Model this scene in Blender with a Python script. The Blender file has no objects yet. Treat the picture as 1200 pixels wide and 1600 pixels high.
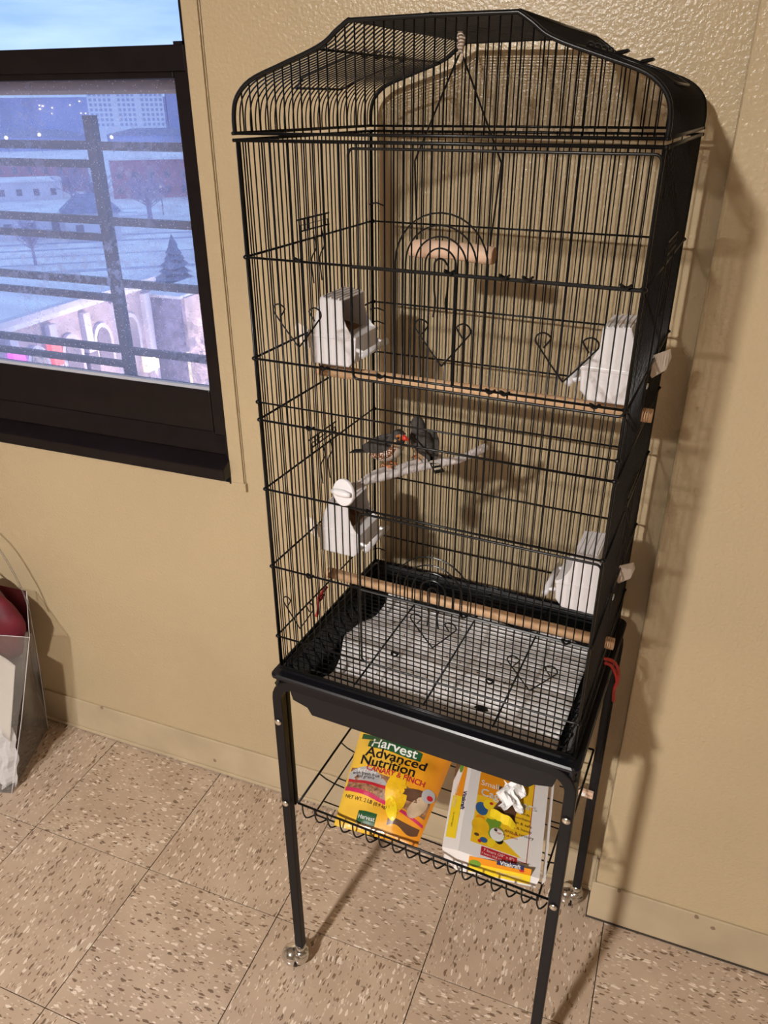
import bpy, bmesh, math, random
from mathutils import Vector, Matrix
random.seed(7)
scene = bpy.context.scene
C = scene.collection
PI = math.pi

# ---------------------------------------------------------------- camera
cam_d = bpy.data.cameras.new('camera')
cam = bpy.data.objects.new('camera', cam_d); C.objects.link(cam)
cam.location = (0.3682, -1.1324, 1.4334)
cam.rotation_euler = (1.0855, 0.0040, 0.3698)
cam_d.sensor_fit = 'VERTICAL'; cam_d.sensor_height = 36.0
cam_d.lens = 1209.9 / 1600 * 36.0
cam_d.clip_start = 0.02; cam_d.clip_end = 4000
scene.camera = cam

# ---------------------------------------------------------------- sky, lamp, exposure
SKY_STRENGTH = 1.7
LAMP_POWER = 36.0
DISC_POWER = 146.0
world = bpy.data.worlds.new('sky'); scene.world = world; world.use_nodes = True
wn, wl = world.node_tree.nodes, world.node_tree.links
bg = wn['Background']
tc = wn.new('ShaderNodeTexCoord'); mp = wn.new('ShaderNodeMapping'); nz = wn.new('ShaderNodeTexNoise'); rp = wn.new('ShaderNodeValToRGB')
mp.inputs['Scale'].default_value = (1.0, 1.0, 6.0)
nz.inputs['Scale'].default_value = 3.2; nz.inputs['Detail'].default_value = 5; nz.inputs['Roughness'].default_value = .55
rp.color_ramp.elements[0].position = .38; rp.color_ramp.elements[0].color = (.21, .37, .74, 1)
rp.color_ramp.elements[1].position = .68; rp.color_ramp.elements[1].color = (.42, .59, .88, 1)
wl.new(tc.outputs['Generated'], mp.inputs['Vector']); wl.new(mp.outputs['Vector'], nz.inputs['Vector'])
wl.new(nz.outputs['Fac'], rp.inputs['Fac']); wl.new(rp.outputs['Color'], bg.inputs['Color'])
bg.inputs['Strength'].default_value = SKY_STRENGTH

ld = bpy.data.lights.new('ceiling_bulb', 'POINT'); ld.energy = LAMP_POWER; ld.color = (1.0, .955, .91); ld.shadow_soft_size = .06
lo = bpy.data.objects.new('ceiling_bulb', ld); C.objects.link(lo); lo.location = (-.45, -2.75, 2.33)

ad_ = bpy.data.lights.new('ceiling_fixture', 'AREA'); ad_.shape = 'DISK'; ad_.size = .17; ad_.energy = DISC_POWER; ad_.color = (1.0, .955, .91)
ao = bpy.data.objects.new('ceiling_fixture', ad_); C.objects.link(ao); ao.location = (-.45, -2.75, 2.34)
vs = scene.view_settings
vs.view_transform = 'Standard'; vs.look = 'None'; vs.gamma = 1.0; vs.use_curve_mapping = False
vs.exposure = 0.0

# ---------------------------------------------------------------- materials
M = {}
def mat(name, col, rough=.5, metal=0., spec=.5, noise=None, bump=None, trans=0., ior=1.45, alpha=1., emit=None, estr=1., coat=0.):
    m = bpy.data.materials.new(name); m.use_nodes = True
    n, l = m.node_tree.nodes, m.node_tree.links
    b = n['Principled BSDF']
    b.inputs['Base Color'].default_value = (*col, 1); b.inputs['Roughness'].default_value = rough
    b.inputs['Metallic'].default_value = metal; b.inputs['Specular IOR Level'].default_value = spec
    b.inputs['Transmission Weight'].default_value = trans; b.inputs['IOR'].default_value = ior
    b.inputs['Alpha'].default_value = alpha; b.inputs['Coat Weight'].default_value = coat
    if emit: b.inputs['Emission Color'].default_value = (*emit, 1); b.inputs['Emission Strength'].default_value = estr
    if noise:
        sc, amt = noise[:2]; st = noise[2] if len(noise) > 2 else (1, 1, 1)
        t = n.new('ShaderNodeTexCoord'); mpp = n.new('ShaderNodeMapping'); mpp.inputs['Scale'].default_value = st
        x = n.new('ShaderNodeTexNoise'); x.inputs['Scale'].default_value = sc; x.inputs['Detail'].default_value = 4
        r = n.new('ShaderNodeValToRGB'); r.color_ramp.elements[0].position = .3; r.color_ramp.elements[1].position = .7
        r.color_ramp.elements[0].color = (*[c * (1 - amt) for c in col], 1); r.color_ramp.elements[1].color = (*[min(1, c * (1 + amt)) for c in col], 1)
        l.new(t.outputs['Object'], mpp.inputs['Vector']); l.new(mpp.outputs['Vector'], x.inputs['Vector'])
        l.new(x.outputs['Fac'], r.inputs['Fac']); l.new(r.outputs['Color'], b.inputs['Base Color'])
    if bump:
        t = n.new('ShaderNodeTexCoord'); x = n.new('ShaderNodeTexNoise'); x.inputs['Scale'].default_value = bump[0]; x.inputs['Detail'].default_value = bump[2] if len(bump) > 2 else 3
        bp = n.new('ShaderNodeBump'); bp.inputs['Strength'].default_value = bump[1]; bp.inputs['Distance'].default_value = .002
        l.new(t.outputs['Object'], x.inputs['Vector']); l.new(x.outputs['Fac'], bp.inputs['Height']); l.new(bp.outputs['Normal'], b.inputs['Normal'])
    M[name] = m
    return m
WALLC = (.50, .395, .245)
mat('wall_paint', WALLC, .26, noise=(2.2, .06), bump=(190, .6, 3), spec=.5)
mat('column_paint', (.34, .28, .21), .6, noise=(3, .08), bump=(90, .25, 2), spec=.4)
mat('baseboard', (.50, .40, .265), .45, noise=(8, .12), bump=(40, .15))
mat('ceiling', (.5, .46, .4), .9)
mat('dark_gap', (.05, .04, .03), .9)
mat('bronze', (.0075, .005, .006), .30, noise=(30, .3), spec=.3)
mat('bead', (.45, .47, .55), .35)  # pale blue paints the sky's reflection onto the glazing bead
mat('grey_rail', (.22, .21, .22), .6)
mat('black_wire', (.005, .005, .0055), .30, spec=.32)
mat('black_tube', (.008, .007, .008), .38, spec=.2)
mat('black_plastic', (.006, .006, .008), .3, spec=.35)
mat('tray_face', (.011, .010, .011), .42, spec=.25, bump=(18, .3))
mat('chrome', (.75, .74, .72), .12, metal=1.)
mat('screw', (.7, .68, .62), .25, metal=1.)
mat('white_plastic', (.74, .72, .74), .3, noise=(12, .03), spec=.5)
mat('flap_plastic', (.72, .62, .52), .4)
mat('wood', (.66, .42, .24), .55, noise=(40, .16, (.08, 1, 1)))
mat('pale_wood', (.72, .50, .36), .6, noise=(35, .15, (.1, 1, 1)))
mat('end_grain', (.36, .2, .1), .7)
mat('sand_perch', (.62, .57, .56), .9, noise=(160, .12), bump=(300, .8))
mat('paper', (.93, .91, .91), .85, noise=(14, .08), bump=(25, .4))
mat('rope', (.62, .52, .44), .9)
mat('red_tie', (.42, .03, .02), .5)
mat('seed', (.22, .11, .05), .8, noise=(120, .5))
mat('bird_grey', (.060, .052, .048), .8, noise=(220, .25))
mat('bird_white', (.55, .48, .40), .8, noise=(200, .15))
mat('bird_tan', (.42, .27, .14), .8, noise=(200, .2))
mat('bird_orange', (.55, .17, .03), .7)
mat('bird_black', (.012, .011, .011), .7)
mat('beak_red', (.55, .04, .02), .35)
mat('bird_leg', (.62, .24, .1), .5)
def scuffs(name, sc, thr, keep, dark):
    m = M[name]; n, l = m.node_tree.nodes, m.node_tree.links; b = n['Principled BSDF']; src = b.inputs['Base Color'].links[0].from_socket
    t = n.new('ShaderNodeTexCoord'); mp_ = n.new('ShaderNodeMapping'); mp_.inputs['Scale'].default_value = (1, 1, .7)
    wob = n.new('ShaderNodeTexNoise'); wob.inputs['Scale'].default_value = 60
    va = n.new('ShaderNodeVectorMath'); va.operation = 'MULTIPLY_ADD'; va.inputs[1].default_value = (.012, .012, .012)
    l.new(t.outputs['Object'], wob.inputs['Vector']); l.new(wob.outputs['Color'], va.inputs[0]); l.new(t.outputs['Object'], va.inputs[2]); l.new(va.outputs[0], mp_.inputs['Vector'])
    v = n.new('ShaderNodeTexVoronoi'); v.inputs['Scale'].default_value = sc; l.new(mp_.outputs['Vector'], v.inputs['Vector'])
    sp = n.new('ShaderNodeSeparateColor'); l.new(v.outputs['Color'], sp.inputs['Color'])
    g = n.new('ShaderNodeMath'); g.operation = 'GREATER_THAN'; g.inputs[1].default_value = keep; l.new(sp.outputs['Red'], g.inputs[0])
    th = n.new('ShaderNodeMath'); th.operation = 'MULTIPLY'; th.inputs[1].default_value = thr; l.new(sp.outputs['Green'], th.inputs[0])
    lt = n.new('ShaderNodeMath'); lt.operation = 'LESS_THAN'; l.new(v.outputs['Distance'], lt.inputs[0]); l.new(th.outputs[0], lt.inputs[1])
    mu = n.new('ShaderNodeMath'); mu.operation = 'MULTIPLY'; l.new(g.outputs[0], mu.inputs[0]); l.new(lt.outputs[0], mu.inputs[1])
    mx = n.new('ShaderNodeMix'); mx.data_type = 'RGBA'; l.new(mu.outputs[0], mx.inputs['Factor']); l.new(src, mx.inputs['A']); mx.inputs['B'].default_value = (*dark, 1)
    l.new(mx.outputs['Result'], b.inputs['Base Color'])
scuffs('wall_paint', 16, .075, .62, (.22, .15, .09)); scuffs('baseboard', 34, .14, .6, (.24, .17, .11))
# flank: chestnut with white dots
def flank():
    m = mat('bird_flank', (.25, .09, .03), .8); n, l = m.node_tree.nodes, m.node_tree.links
    t = n.new('ShaderNodeTexCoord'); v = n.new('ShaderNodeTexVoronoi'); v.inputs['Scale'].default_value = 330; v.inputs['Randomness'].default_value = .4
    r = n.new('ShaderNodeValToRGB'); r.color_ramp.elements[0].position = .32; r.color_ramp.elements[0].color = (.8, .75, .68, 1)
    r.color_ramp.elements[1].position = .40; r.color_ramp.elements[1].color = (.2, .07, .025, 1)
    l.new(t.outputs['Object'], v.inputs['Vector']); l.new(v.outputs['Distance'], r.inputs['Fac']); l.new(r.outputs['Color'], n['Principled BSDF'].inputs['Base Color'])
flank()
# vinyl floor tile: elongated dark and pale chips
def floor_mat():
    m = mat('vinyl_tile', (.40, .30, .215), .27, spec=.55); n, l = m.node_tree.nodes, m.node_tree.links
    b = n['Principled BSDF']
    t = n.new('ShaderNodeTexCoord'); oi = n.new('ShaderNodeObjectInfo'); ad = n.new('ShaderNodeVectorMath'); ad.operation = 'ADD'
    sc = n.new('ShaderNodeVectorMath'); sc.operation = 'SCALE'; sc.inputs['Scale'].default_value = 9.0
    cb = n.new('ShaderNodeCombineXYZ')
    l.new(oi.outputs['Random'], cb.inputs['X']); l.new(oi.outputs['Random'], cb.inputs['Y']); l.new(cb.outputs['Vector'], sc.inputs[0])
    l.new(t.outputs['Object'], ad.inputs[0]); l.new(sc.outputs['Vector'], ad.inputs[1])
    wob = n.new('ShaderNodeTexNoise'); wob.inputs['Scale'].default_value = 60; l.new(ad.outputs['Vector'], wob.inputs['Vector'])
    wa = n.new('ShaderNodeVectorMath'); wa.operation = 'MULTIPLY_ADD'; wa.inputs[1].default_value = (.010, .010, 0)
    l.new(wob.outputs['Color'], wa.inputs[0]); l.new(ad.outputs['Vector'], wa.inputs[2])
    base = n.new('ShaderNodeTexNoise'); base.inputs['Scale'].default_value = 9; base.inputs['Detail'].default_value = 6
    l.new(ad.outputs['Vector'], base.inputs['Vector'])
    br = n.new('ShaderNodeValToRGB'); br.color_ramp.elements[0].position = .3; br.color_ramp.elements[1].position = .75
    br.color_ramp.elements[0].color = (.42, .31, .225, 1); br.color_ramp.elements[1].color = (.53, .405, .30, 1)
    l.new(base.outputs['Fac'], br.inputs['Fac'])
    prev = br.outputs['Color']
    for k, (scale, colr, lo_, thr, ofs) in enumerate([((62, 200, 1), (.12, .07, .04), .84, .33, 0.), ((60, 190, 1), (.80, .68, .56), .80, .33, 3.7), ((95, 300, 1), (.18, .11, .07), .82, .34, 8.1), ((100, 310, 1), (.60, .49, .38), .78, .34, 5.3)]):
        mp_ = n.new('ShaderNodeMapping'); mp_.inputs['Scale'].default_value = scale; mp_.inputs['Location'].default_value = (ofs, ofs * 1.3, ofs)
        mp_.inputs['Rotation'].default_value = (0, 0, .12 * (k - 1))
        v = n.new('ShaderNodeTexVoronoi'); v.voronoi_dimensions = '2D'; v.inputs['Scale'].default_value = 1
        l.new(wa.outputs['Vector'], mp_.inputs['Vector']); l.new(mp_.outputs['Vector'], v.inputs['Vector'])
        sp = n.new('ShaderNodeSeparateColor'); l.new(v.outputs['Color'], sp.inputs['Color'])
        g = n.new('ShaderNodeMath'); g.operation = 'GREATER_THAN'; g.inputs[1].default_value = lo_; l.new(sp.outputs['Red'], g.inputs[0])
        # chip size differs from cell to cell
        th = n.new('ShaderNodeMath'); th.operation = 'MULTIPLY'; th.inputs[1].default_value = thr * 1.5; l.new(sp.outputs['Green'], th.inputs[0])
        lt = n.new('ShaderNodeMath'); lt.operation = 'LESS_THAN'; l.new(v.outputs['Distance'], lt.inputs[0]); l.new(th.outputs['Value'], lt.inputs[1])
        mu = n.new('ShaderNodeMath'); mu.operation = 'MULTIPLY'; l.new(g.outputs[0], mu.inputs[0]); l.new(lt.outputs[0], mu.inputs[1])
        f = n.new('ShaderNodeMath'); f.operation = 'MULTIPLY'; f.inputs[1].default_value = .8; l.new(mu.outputs[0], f.inputs[0])
        mx = n.new('ShaderNodeMix'); mx.data_type = 'RGBA'; l.new(f.outputs[0], mx.inputs['Factor']); l.new(prev, mx.inputs['A']); mx.inputs['B'].default_value = (*colr, 1)
        prev = mx.outputs['Result']
    l.new(prev, b.inputs['Base Color'])
floor_mat()
# dirty window glass: clear pane with a milky film, tinted violet to paint in outdoor haze, and splashes of dried dirt
def glass_mat(name, film, specks):
    m = bpy.data.materials.new(name); m.use_nodes = True; n, l = m.node_tree.nodes, m.node_tree.links
    n.remove(n['Principled BSDF']); out = n['Material Output']
    tr = n.new('ShaderNodeBsdfTransparent'); gl = n.new('ShaderNodeBsdfGlossy'); gl.inputs['Roughness'].default_value = .03
    tl = n.new('ShaderNodeBsdfTranslucent'); tl.inputs['Color'].default_value = (1., .88, .98, 1)
    df = n.new('ShaderNodeBsdfDiffuse'); df.inputs['Color'].default_value = (.8, .8, .85, 1)
    dm = n.new('ShaderNodeMixShader'); dm.inputs[0].default_value = .06; l.new(tl.outputs[0], dm.inputs[1]); l.new(df.outputs[0], dm.inputs[2])
    m1 = n.new('ShaderNodeMixShader'); m1.inputs[0].default_value = .04; l.new(tr.outputs[0], m1.inputs[1]); l.new(gl.outputs[0], m1.inputs[2])
    m2 = n.new('ShaderNodeMixShader'); l.new(m1.outputs[0], m2.inputs[1]); l.new(dm.outputs[0], m2.inputs[2]); l.new(m2.outputs[0], out.inputs['Surface'])
    t = n.new('ShaderNodeTexCoord')
    v = n.new('ShaderNodeTexVoronoi'); v.inputs['Scale'].default_value = 330; l.new(t.outputs['Object'], v.inputs['Vector'])
    big = n.new('ShaderNodeTexNoise'); big.inputs['Scale'].default_value = 7; big.inputs['Detail'].default_value = 5; l.new(t.outputs['Object'], big.inputs['Vector'])
    fine = n.new('ShaderNodeTexNoise'); fine.inputs['Scale'].default_value = 90; fine.inputs['Detail'].default_value = 5; l.new(t.outputs['Object'], fine.inputs['Vector'])
    sp = n.new('ShaderNodeSeparateColor'); l.new(v.outputs['Color'], sp.inputs['Color'])
    def math_(op, a, b):
        x = n.new('ShaderNodeMath'); x.operation = op
        for i, q in enumerate((a, b)):
            if isinstance(q, (int, float)): x.inputs[i].default_value = q
            elif q is not None: l.new(q, x.inputs[i])
        return x.outputs[0]
    dots = math_('MULTIPLY', math_('LESS_THAN', v.outputs['Distance'], .27), math_('GREATER_THAN', sp.outputs['Red'], math_('SUBTRACT', 1.08, math_('MULTIPLY', big.outputs['Fac'], .45))))
    patch = n.new('ShaderNodeMapRange'); patch.inputs['From Min'].default_value = .45; patch.inputs['From Max'].default_value = .7; l.new(big.outputs['Fac'], patch.inputs['Value'])
    smear = n.new('ShaderNodeMapRange'); smear.inputs['From Min'].default_value = .52; smear.inputs['From Max'].default_value = .62; l.new(fine.outputs['Fac'], smear.inputs['Value'])
    a = math_('MULTIPLY', dots, specks)
    s = math_('MULTIPLY', math_('MULTIPLY', patch.outputs[0], smear.outputs[0]), specks * .55)
    f = math_('ADD', math_('ADD', a, s), film)
    fc = math_('MINIMUM', f, .9)
    l.new(fc, m2.inputs[0]); M[name] = m
glass_mat('dirty_glass', .23, .66); glass_mat('upper_glass', .03, .0)
def clear_plastic():
    m = bpy.data.materials.new('clear_plastic'); m.use_nodes = True; n, l = m.node_tree.nodes, m.node_tree.links
    n.remove(n['Principled BSDF']); out = n['Material Output']
    tr = n.new('ShaderNodeBsdfTransparent'); tr.inputs['Color'].default_value = (.93, .92, .9, 1)
    gl = n.new('ShaderNodeBsdfGlossy'); gl.inputs['Roughness'].default_value = .12; df = n.new('ShaderNodeBsdfDiffuse'); df.inputs['Color'].default_value = (.8, .78, .76, 1)
    fr = n.new('ShaderNodeFresnel'); fr.inputs['IOR'].default_value = 1.5
    tlb = n.new('ShaderNodeBsdfTranslucent'); tlb.inputs['Color'].default_value = (.85, .83, .8, 1); dd = n.new('ShaderNodeMixShader'); dd.inputs[0].default_value = .5; l.new(df.outputs[0], dd.inputs[1]); l.new(tlb.outputs[0], dd.inputs[2]); df = dd
    a = n.new('ShaderNodeMixShader'); a.inputs[0].default_value = .16; l.new(tr.outputs[0], a.inputs[1]); l.new(df.outputs[0], a.inputs[2])
    b = n.new('ShaderNodeMixShader'); l.new(fr.outputs[0], b.inputs[0]); l.new(a.outputs[0], b.inputs[1]); l.new(gl.outputs[0], b.inputs[2]); l.new(b.outputs[0], out.inputs['Surface'])
    M['clear_plastic'] = m
clear_plastic()

# ---------------------------------------------------------------- mesh helpers
class MB:
    def __init__(s): s.v = []; s.f = []; s.mi = []; s.uv = None
    def quad(s, pts, mi=0):
        b = len(s.v); s.v += [tuple(p) for p in pts]; s.f.append(tuple(range(b, b + len(pts)))); s.mi.append(mi)
    def box(s, x0, x1, y0, y1, z0, z1, mi=0):
        b = len(s.v); s.v += [(x, y, z) for z in (z0, z1) for y in (y0, y1) for x in (x0, x1)]
        for q in ((0, 2, 3, 1), (4, 5, 7, 6), (0, 1, 5, 4), (2, 6, 7, 3), (0, 4, 6, 2), (1, 3, 7, 5)): s.f.append(tuple(b + i for i in q)); s.mi.append(mi)
    def hexa(s, p, mi=0):     # 8 points: bottom ring 4, top ring 4
        b = len(s.v); s.v += [tuple(q) for q in p]
        for q in ((3, 2, 1, 0), (4, 5, 6, 7), (0, 1, 5, 4), (1, 2, 6, 5), (2, 3, 7, 6), (3, 0, 4, 7)): s.f.append(tuple(b + i for i in q)); s.mi.append(mi)
    def tube(s, path, r, n=8, closed=False, mi=0, caps=True, flat=None):
        P = [Vector(p) for p in path]; m = len(P); b = len(s.v); rr = r if hasattr(r, '__len__') else [r] * m
        up = None
        for i, p in enumerate(P):
            if closed: t = (P[(i + 1) % m] - P[i - 1])
            else: t = P[min(i + 1, m - 1)] - P[max(i - 1, 0)]
            t.normalize()
            if up is None:
                a = Vector((0, 0, 1)) if abs(t.z) < .9 else Vector((1, 0, 0))
                up = (a - t * a.dot(t)).normalized()
            else:
                up = (up - t * up.dot(t))
                if up.length < 1e-6: up = t.orthogonal()
                up.normalize()
            w = t.cross(up); sx, sy = flat if flat else (1, 1)
            for k in range(n):
                a = 2 * PI * (k + .5) / n; q = p + (up * math.cos(a) * sx + w * math.sin(a) * sy) * rr[i]; s.v.append(tuple(q))
        for i in range(m if closed else m - 1):
            for k in range(n):
                a0 = b + i * n; a1 = b + ((i + 1) % m) * n; s.f.append((a0 + k, a0 + (k + 1) % n, a1 + (k + 1) % n, a1 + k)); s.mi.append(mi)
        if caps and not closed:
            s.f.append(tuple(b + k for k in range(n))[::-1]); s.mi.append(mi); s.f.append(tuple(b + (m - 1) * n + k for k in range(n))); s.mi.append(mi)
        return s
    def prism(s, poly, axis, a0, a1, mi=0):   # poly of 2d points, extruded along axis between a0 and a1
        def P(q, a):
            return (a, q[0], q[1]) if axis == 'x' else (q[0], a, q[1]) if axis == 'y' else (q[0], q[1], a)
        b = len(s.v); n = len(poly)
        s.v += [P(q, a0) for q in poly] + [P(q, a1) for q in poly]
        s.f.append(tuple(b + i for i in range(n))); s.mi.append(mi); s.f.append(tuple(b + n + i for i in range(n))[::-1]); s.mi.append(mi)
        for i in range(n): s.f.append((b + i, b + n + i, b + n + (i + 1) % n, b + (i + 1) % n)); s.mi.append(mi)
    def ball(s, c, r, nu=12, nv=8, mi=0, zmin=-1.1, zmax=1.1):
        rx, ry, rz = r if hasattr(r, '__len__') else (r, r, r); b = len(s.v)
        for j in range(nv + 1):
            th = PI * j / nv; cz = max(zmin, min(zmax, math.cos(th)))
            for i in range(nu):
                a = 2 * PI * i / nu; s.v.append((c[0] + rx * math.sin(th) * math.cos(a), c[1] + ry * math.sin(th) * math.sin(a), c[2] + rz * cz))
        for j in range(nv):
            for i in range(nu): s.f.append((b + j * nu + i, b + (j + 1) * nu + i, b + (j + 1) * nu + (i + 1) % nu, b + j * nu + (i + 1) % nu)); s.mi.append(mi)
    def grid(s, fn, na, nb, mi=0, flip=False):
        b = len(s.v)
        for j in range(nb + 1):
            for i in range(na + 1): s.v.append(tuple(fn(i / na, j / nb)))
        for j in range(nb):
            for i in range(na):
                q = (b + j * (na + 1) + i, b + j * (na + 1) + i + 1, b + (j + 1) * (na + 1) + i + 1, b + (j + 1) * (na + 1) + i)
                s.f.append(q[::-1] if flip else q); s.mi.append(mi)
    def build(s, name, mats, parent=None, smooth=False, bevel=0., fix=True):
        me = bpy.data.meshes.new(name)
        org = ORG.get(parent, (0, 0, 0)) if parent else (0, 0, 0)
        me.from_pydata([(x - org[0], y - org[1], z - org[2]) for x, y, z in s.v], [], s.f)
        for mm in (mats if isinstance(mats, (list, tuple)) else [mats]): me.materials.append(M[mm])
        for p, k in zip(me.polygons, s.mi): p.material_index = k
        if fix:
            bm = bmesh.new(); bm.from_mesh(me); bmesh.ops.recalc_face_normals(bm, faces=bm.faces); bm.to_mesh(me); bm.free()
        if smooth:
            for p in me.polygons: p.use_smooth = True
        o = bpy.data.objects.new(name, me); C.objects.link(o)
        if parent: o.parent = parent; ORG[o] = org
        if bevel:
            bv = o.modifiers.new('bevel', 'BEVEL'); bv.width = bevel; bv.segments = 2; bv.limit_method = 'ANGLE'
        return o
ORG = {}
GX, GY, YAW = .1239, -.1997, -.0639
cy_, sy_ = math.cos(YAW), math.sin(YAW)
def cw(u, v, z): return (GX + cy_ * u - sy_ * v, GY + sy_ * u + cy_ * v, z)
def tag(o, label, cat, group=None, kind=None):
    o['label'] = label; o['category'] = cat
    if group: o['group'] = group
    if kind: o['kind'] = kind
    return o
def thing(name, label, cat, org, group=None, cagespace=True):
    o = bpy.data.objects.new(name, None); C.objects.link(o); o.empty_display_size = .05
    o.location = cw(*org) if cagespace else org
    if cagespace: o.rotation_euler = (0, 0, YAW)
    ORG[o] = org; tag(o, label, cat, group); return o
def struct(o): o['kind'] = 'structure'; return o
UNIT = {}
def rod(name, parent, p, r, h, m='black_wire', rot=None):   # upright round bar sharing one unit mesh per thickness
    key = (round(r, 5), m)
    if key not in UNIT:
        b = MB(); b.tube([(0, 0, 0), (0, 0, 1)], r, 6); me = bpy.data.meshes.new(name); me.from_pydata(b.v, [], b.f); me.materials.append(M[m])
        for q in me.polygons: q.use_smooth = len(q.vertices) == 4
        UNIT[key] = me
    o = bpy.data.objects.new(name, UNIT[key]); C.objects.link(o); o.parent = parent; g = ORG[parent]
    o.location = (p[0] - g[0], p[1] - g[1], p[2] - g[2]); o.scale = (1, 1, h)
    if rot: o.rotation_euler = rot
    return o
def arc(c, r, a0, a1, n, f):
    return [f(c[0] + r * math.cos(a0 + (a1 - a0) * i / n), c[1] + r * math.sin(a0 + (a1 - a0) * i / n)) for i in range(n + 1)]
def smooth_path(pts, n=6):
    P = [Vector(p) for p in pts]; out = []
    for i in range(len(P) - 1):
        p0 = P[max(i - 1, 0)]; p1 = P[i]; p2 = P[i + 1]; p3 = P[min(i + 2, len(P) - 1)]
        for k in range(n):
            t = k / n; out.append(.5 * ((2 * p1) + (p2 - p0) * t + (2 * p0 - 5 * p1 + 4 * p2 - p3) * t * t + (3 * p1 - p0 - 3 * p2 + p3) * t ** 3))
    out.append(P[-1]); return out

# ================================================================= the room
RX0, RX1, RY0, RZ1 = -3.2, 2.6, -6.0, 2.6
WX0, WX1, WZ0, WZ1 = -1.45, -.382, .797, 2.15       # window opening
b = MB()
b.box(RX0, WX0, 0, .25, 0, RZ1); b.box(WX1, RX1, 0, .25, 0, RZ1); b.box(WX0, WX1, 0, .25, 0, WZ0); b.box(WX0, WX1, 0, .25, WZ1, RZ1)
struct(b.build('wall_back', 'wall_paint'))
for nm, a in (('wall_left', (RX0 - .1, RX0, RY0, .25, 0, RZ1)), ('wall_right', (RX1, RX1 + .1, RY0, .25, 0, RZ1)), ('wall_front', (RX0, RX1, RY0 - .1, RY0, 0, RZ1))):
    b = MB(); b.box(*a); struct(b.build(nm, 'column_paint'))
b = MB(); b.box(RX0, RX1, RY0, .25, RZ1, RZ1 + .1); struct(b.build('ceiling', 'ceiling'))
# pilaster on the right
CX0, CX1, CY = .387, .712, -.062
b = MB(); b.box(CX0, CX1, CY, -.0005, .0, RZ1); struct(b.build('wall_pilaster', 'wall_paint', bevel=.004))
b = MB(); b.box(RX0, CX0 - .004, -.005, -.0003, .003, .1016); b.box(RX0, CX0 - .004, -.009, -.005, .003, .012)
struct(b.build('baseboard_back', 'baseboard', bevel=.0015))
b = MB(); b.box(CX0 - .006, CX1 + .005, CY - .005, CY - .0003, .004, .103); b.box(CX0 - .006, CX0 - .0003, CY - .0003, -.010, .004, .103)
struct(b.build('baseboard_pilaster', 'baseboard', bevel=.0015))
b = MB(); b.box(CX0 - .008, CX1 + .006, CY - .0062, -.01, .0005, .0045); struct(b.build('trim_1', 'dark_gap'))
# floor with single tiles
b = MB(); b.box(RX0, RX1, RY0, .25, -.06, -.0035); fl = struct(b.build('floor', 'dark_gap'))
T = .3048; TX, TY = -.8038, -.2899
tm = None
for j in range(0, 6):
    for i in range(-6, 9):
        x0 = TX + i * T; y1 = TY - (j - 1) * T; y0 = y1 - T
        if j == 0: y1 = -.001
        g = .0008
        xa, xb = max(x0, RX0) + g, min(x0 + T, RX1) - g; ya, yb = y0 + g, y1 - g
        if xb - xa < .02: continue
        cx, cyy = (xa + xb) / 2, (ya + yb) / 2; hx, hy = (xb - xa) / 2, (yb - ya) / 2
        turn = (i + j) % 2
        if turn: hx, hy = hy, hx
        q = MB(); q.box(-hx, hx, -hy, hy, -.003, 0)
        o = q.build('floor_tile', 'vinyl_tile', bevel=.0006); o.parent = fl; o.location = (cx, cyy, 0); o.rotation_euler = (0, 0, PI / 2 if turn else 0)
b = MB(); b.box(RX0, RX1, RY0, TY - 5 * T, -.0034, 0); o = b.build('floor_field', 'vinyl_tile'); o.parent = fl
# casing beside the window
b = MB(); b.box(WX1 + .001, -.3535, -.006, -.0003, .800, 2.2); b.box(-.3535, -.3515, -.0025, -.0003, .80, 2.2); b.box(WX1 + .002, -.3495, -.0075, -.0003, .786, .803)
struct(b.build('trim_2', 'wall_paint', bevel=.002))
# ---- window
wroot = bpy.data.objects.new('window_1', None); C.objects.link(wroot); wroot.location = (-.9, 0, WZ0); struct(wroot); ORG[wroot] = (-.9, 0, WZ0)
b = MB(); b.box(WX1 - .004, WX1 + .002, -.004, .14, WZ0, WZ1); b.box(WX0, WX0 + .03, -.004, .14, WZ0, WZ1); b.box(WX0, WX1, -.004, .14, WZ1 - .03, WZ1)
b.box(WX1 - .036, WX1 - .004, .052, .14, WZ0, WZ1)
b.build('window_frame', 'bronze', wroot)
b = MB()
b.prism([(-.030, .8135), (.14, .8135), (.14, .875), (.0, .853), (-.030, .836)], 'x', WX0, WX1 + .002)
b.prism([(.0, .853), (.14, .853), (.14, .915), (.012, .902), (.006, .893), (.003, .875)], 'x', WX0, WX1)
b.build('window_sill', 'bronze', wroot, bevel=.002)
sa = MB()
sa.box(-.412, WX1 - .003, .002, .034, .890, 1.511); sa.box(WX0 + .03, WX0 + .06, .002, .034, .890, 1.511)
sa.box(WX0 + .06, -.412, .002, .034, .895, .975); sa.box(WX0 + .06, -.412, .002, .034, 1.468, 1.511)
sash = sa.build('lower_sash', 'bronze', wroot, bevel=.0025)
q = MB(); q.box(WX0 + .03, WX1 - .004, -.0035, .002, 1.478, 1.512); q.build('pull_rail', 'bronze', sash, bevel=.001)
q = MB(); q.box(-.402, -.382, -.004, .03, 1.5115, 1.516); q.build('sash_latch', 'bronze', sash)
q = MB(); q.box(WX0 + .06, -.413, .004, .012, .9752, .981); q.build('glazing_bead', 'bead', sash)
q = MB(); q.box(WX0 + .06, -.412, .016, .019, .975, 1.468); q.build('glass_pane', 'dirty_glass', sash)
us = MB(); us.box(WX0 + .03, -.417, .046, .075, 1.449, 1.500); us.box(WX0 + .03, -.417, .046, .075, WZ1 - .07, WZ1 - .03)
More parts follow.
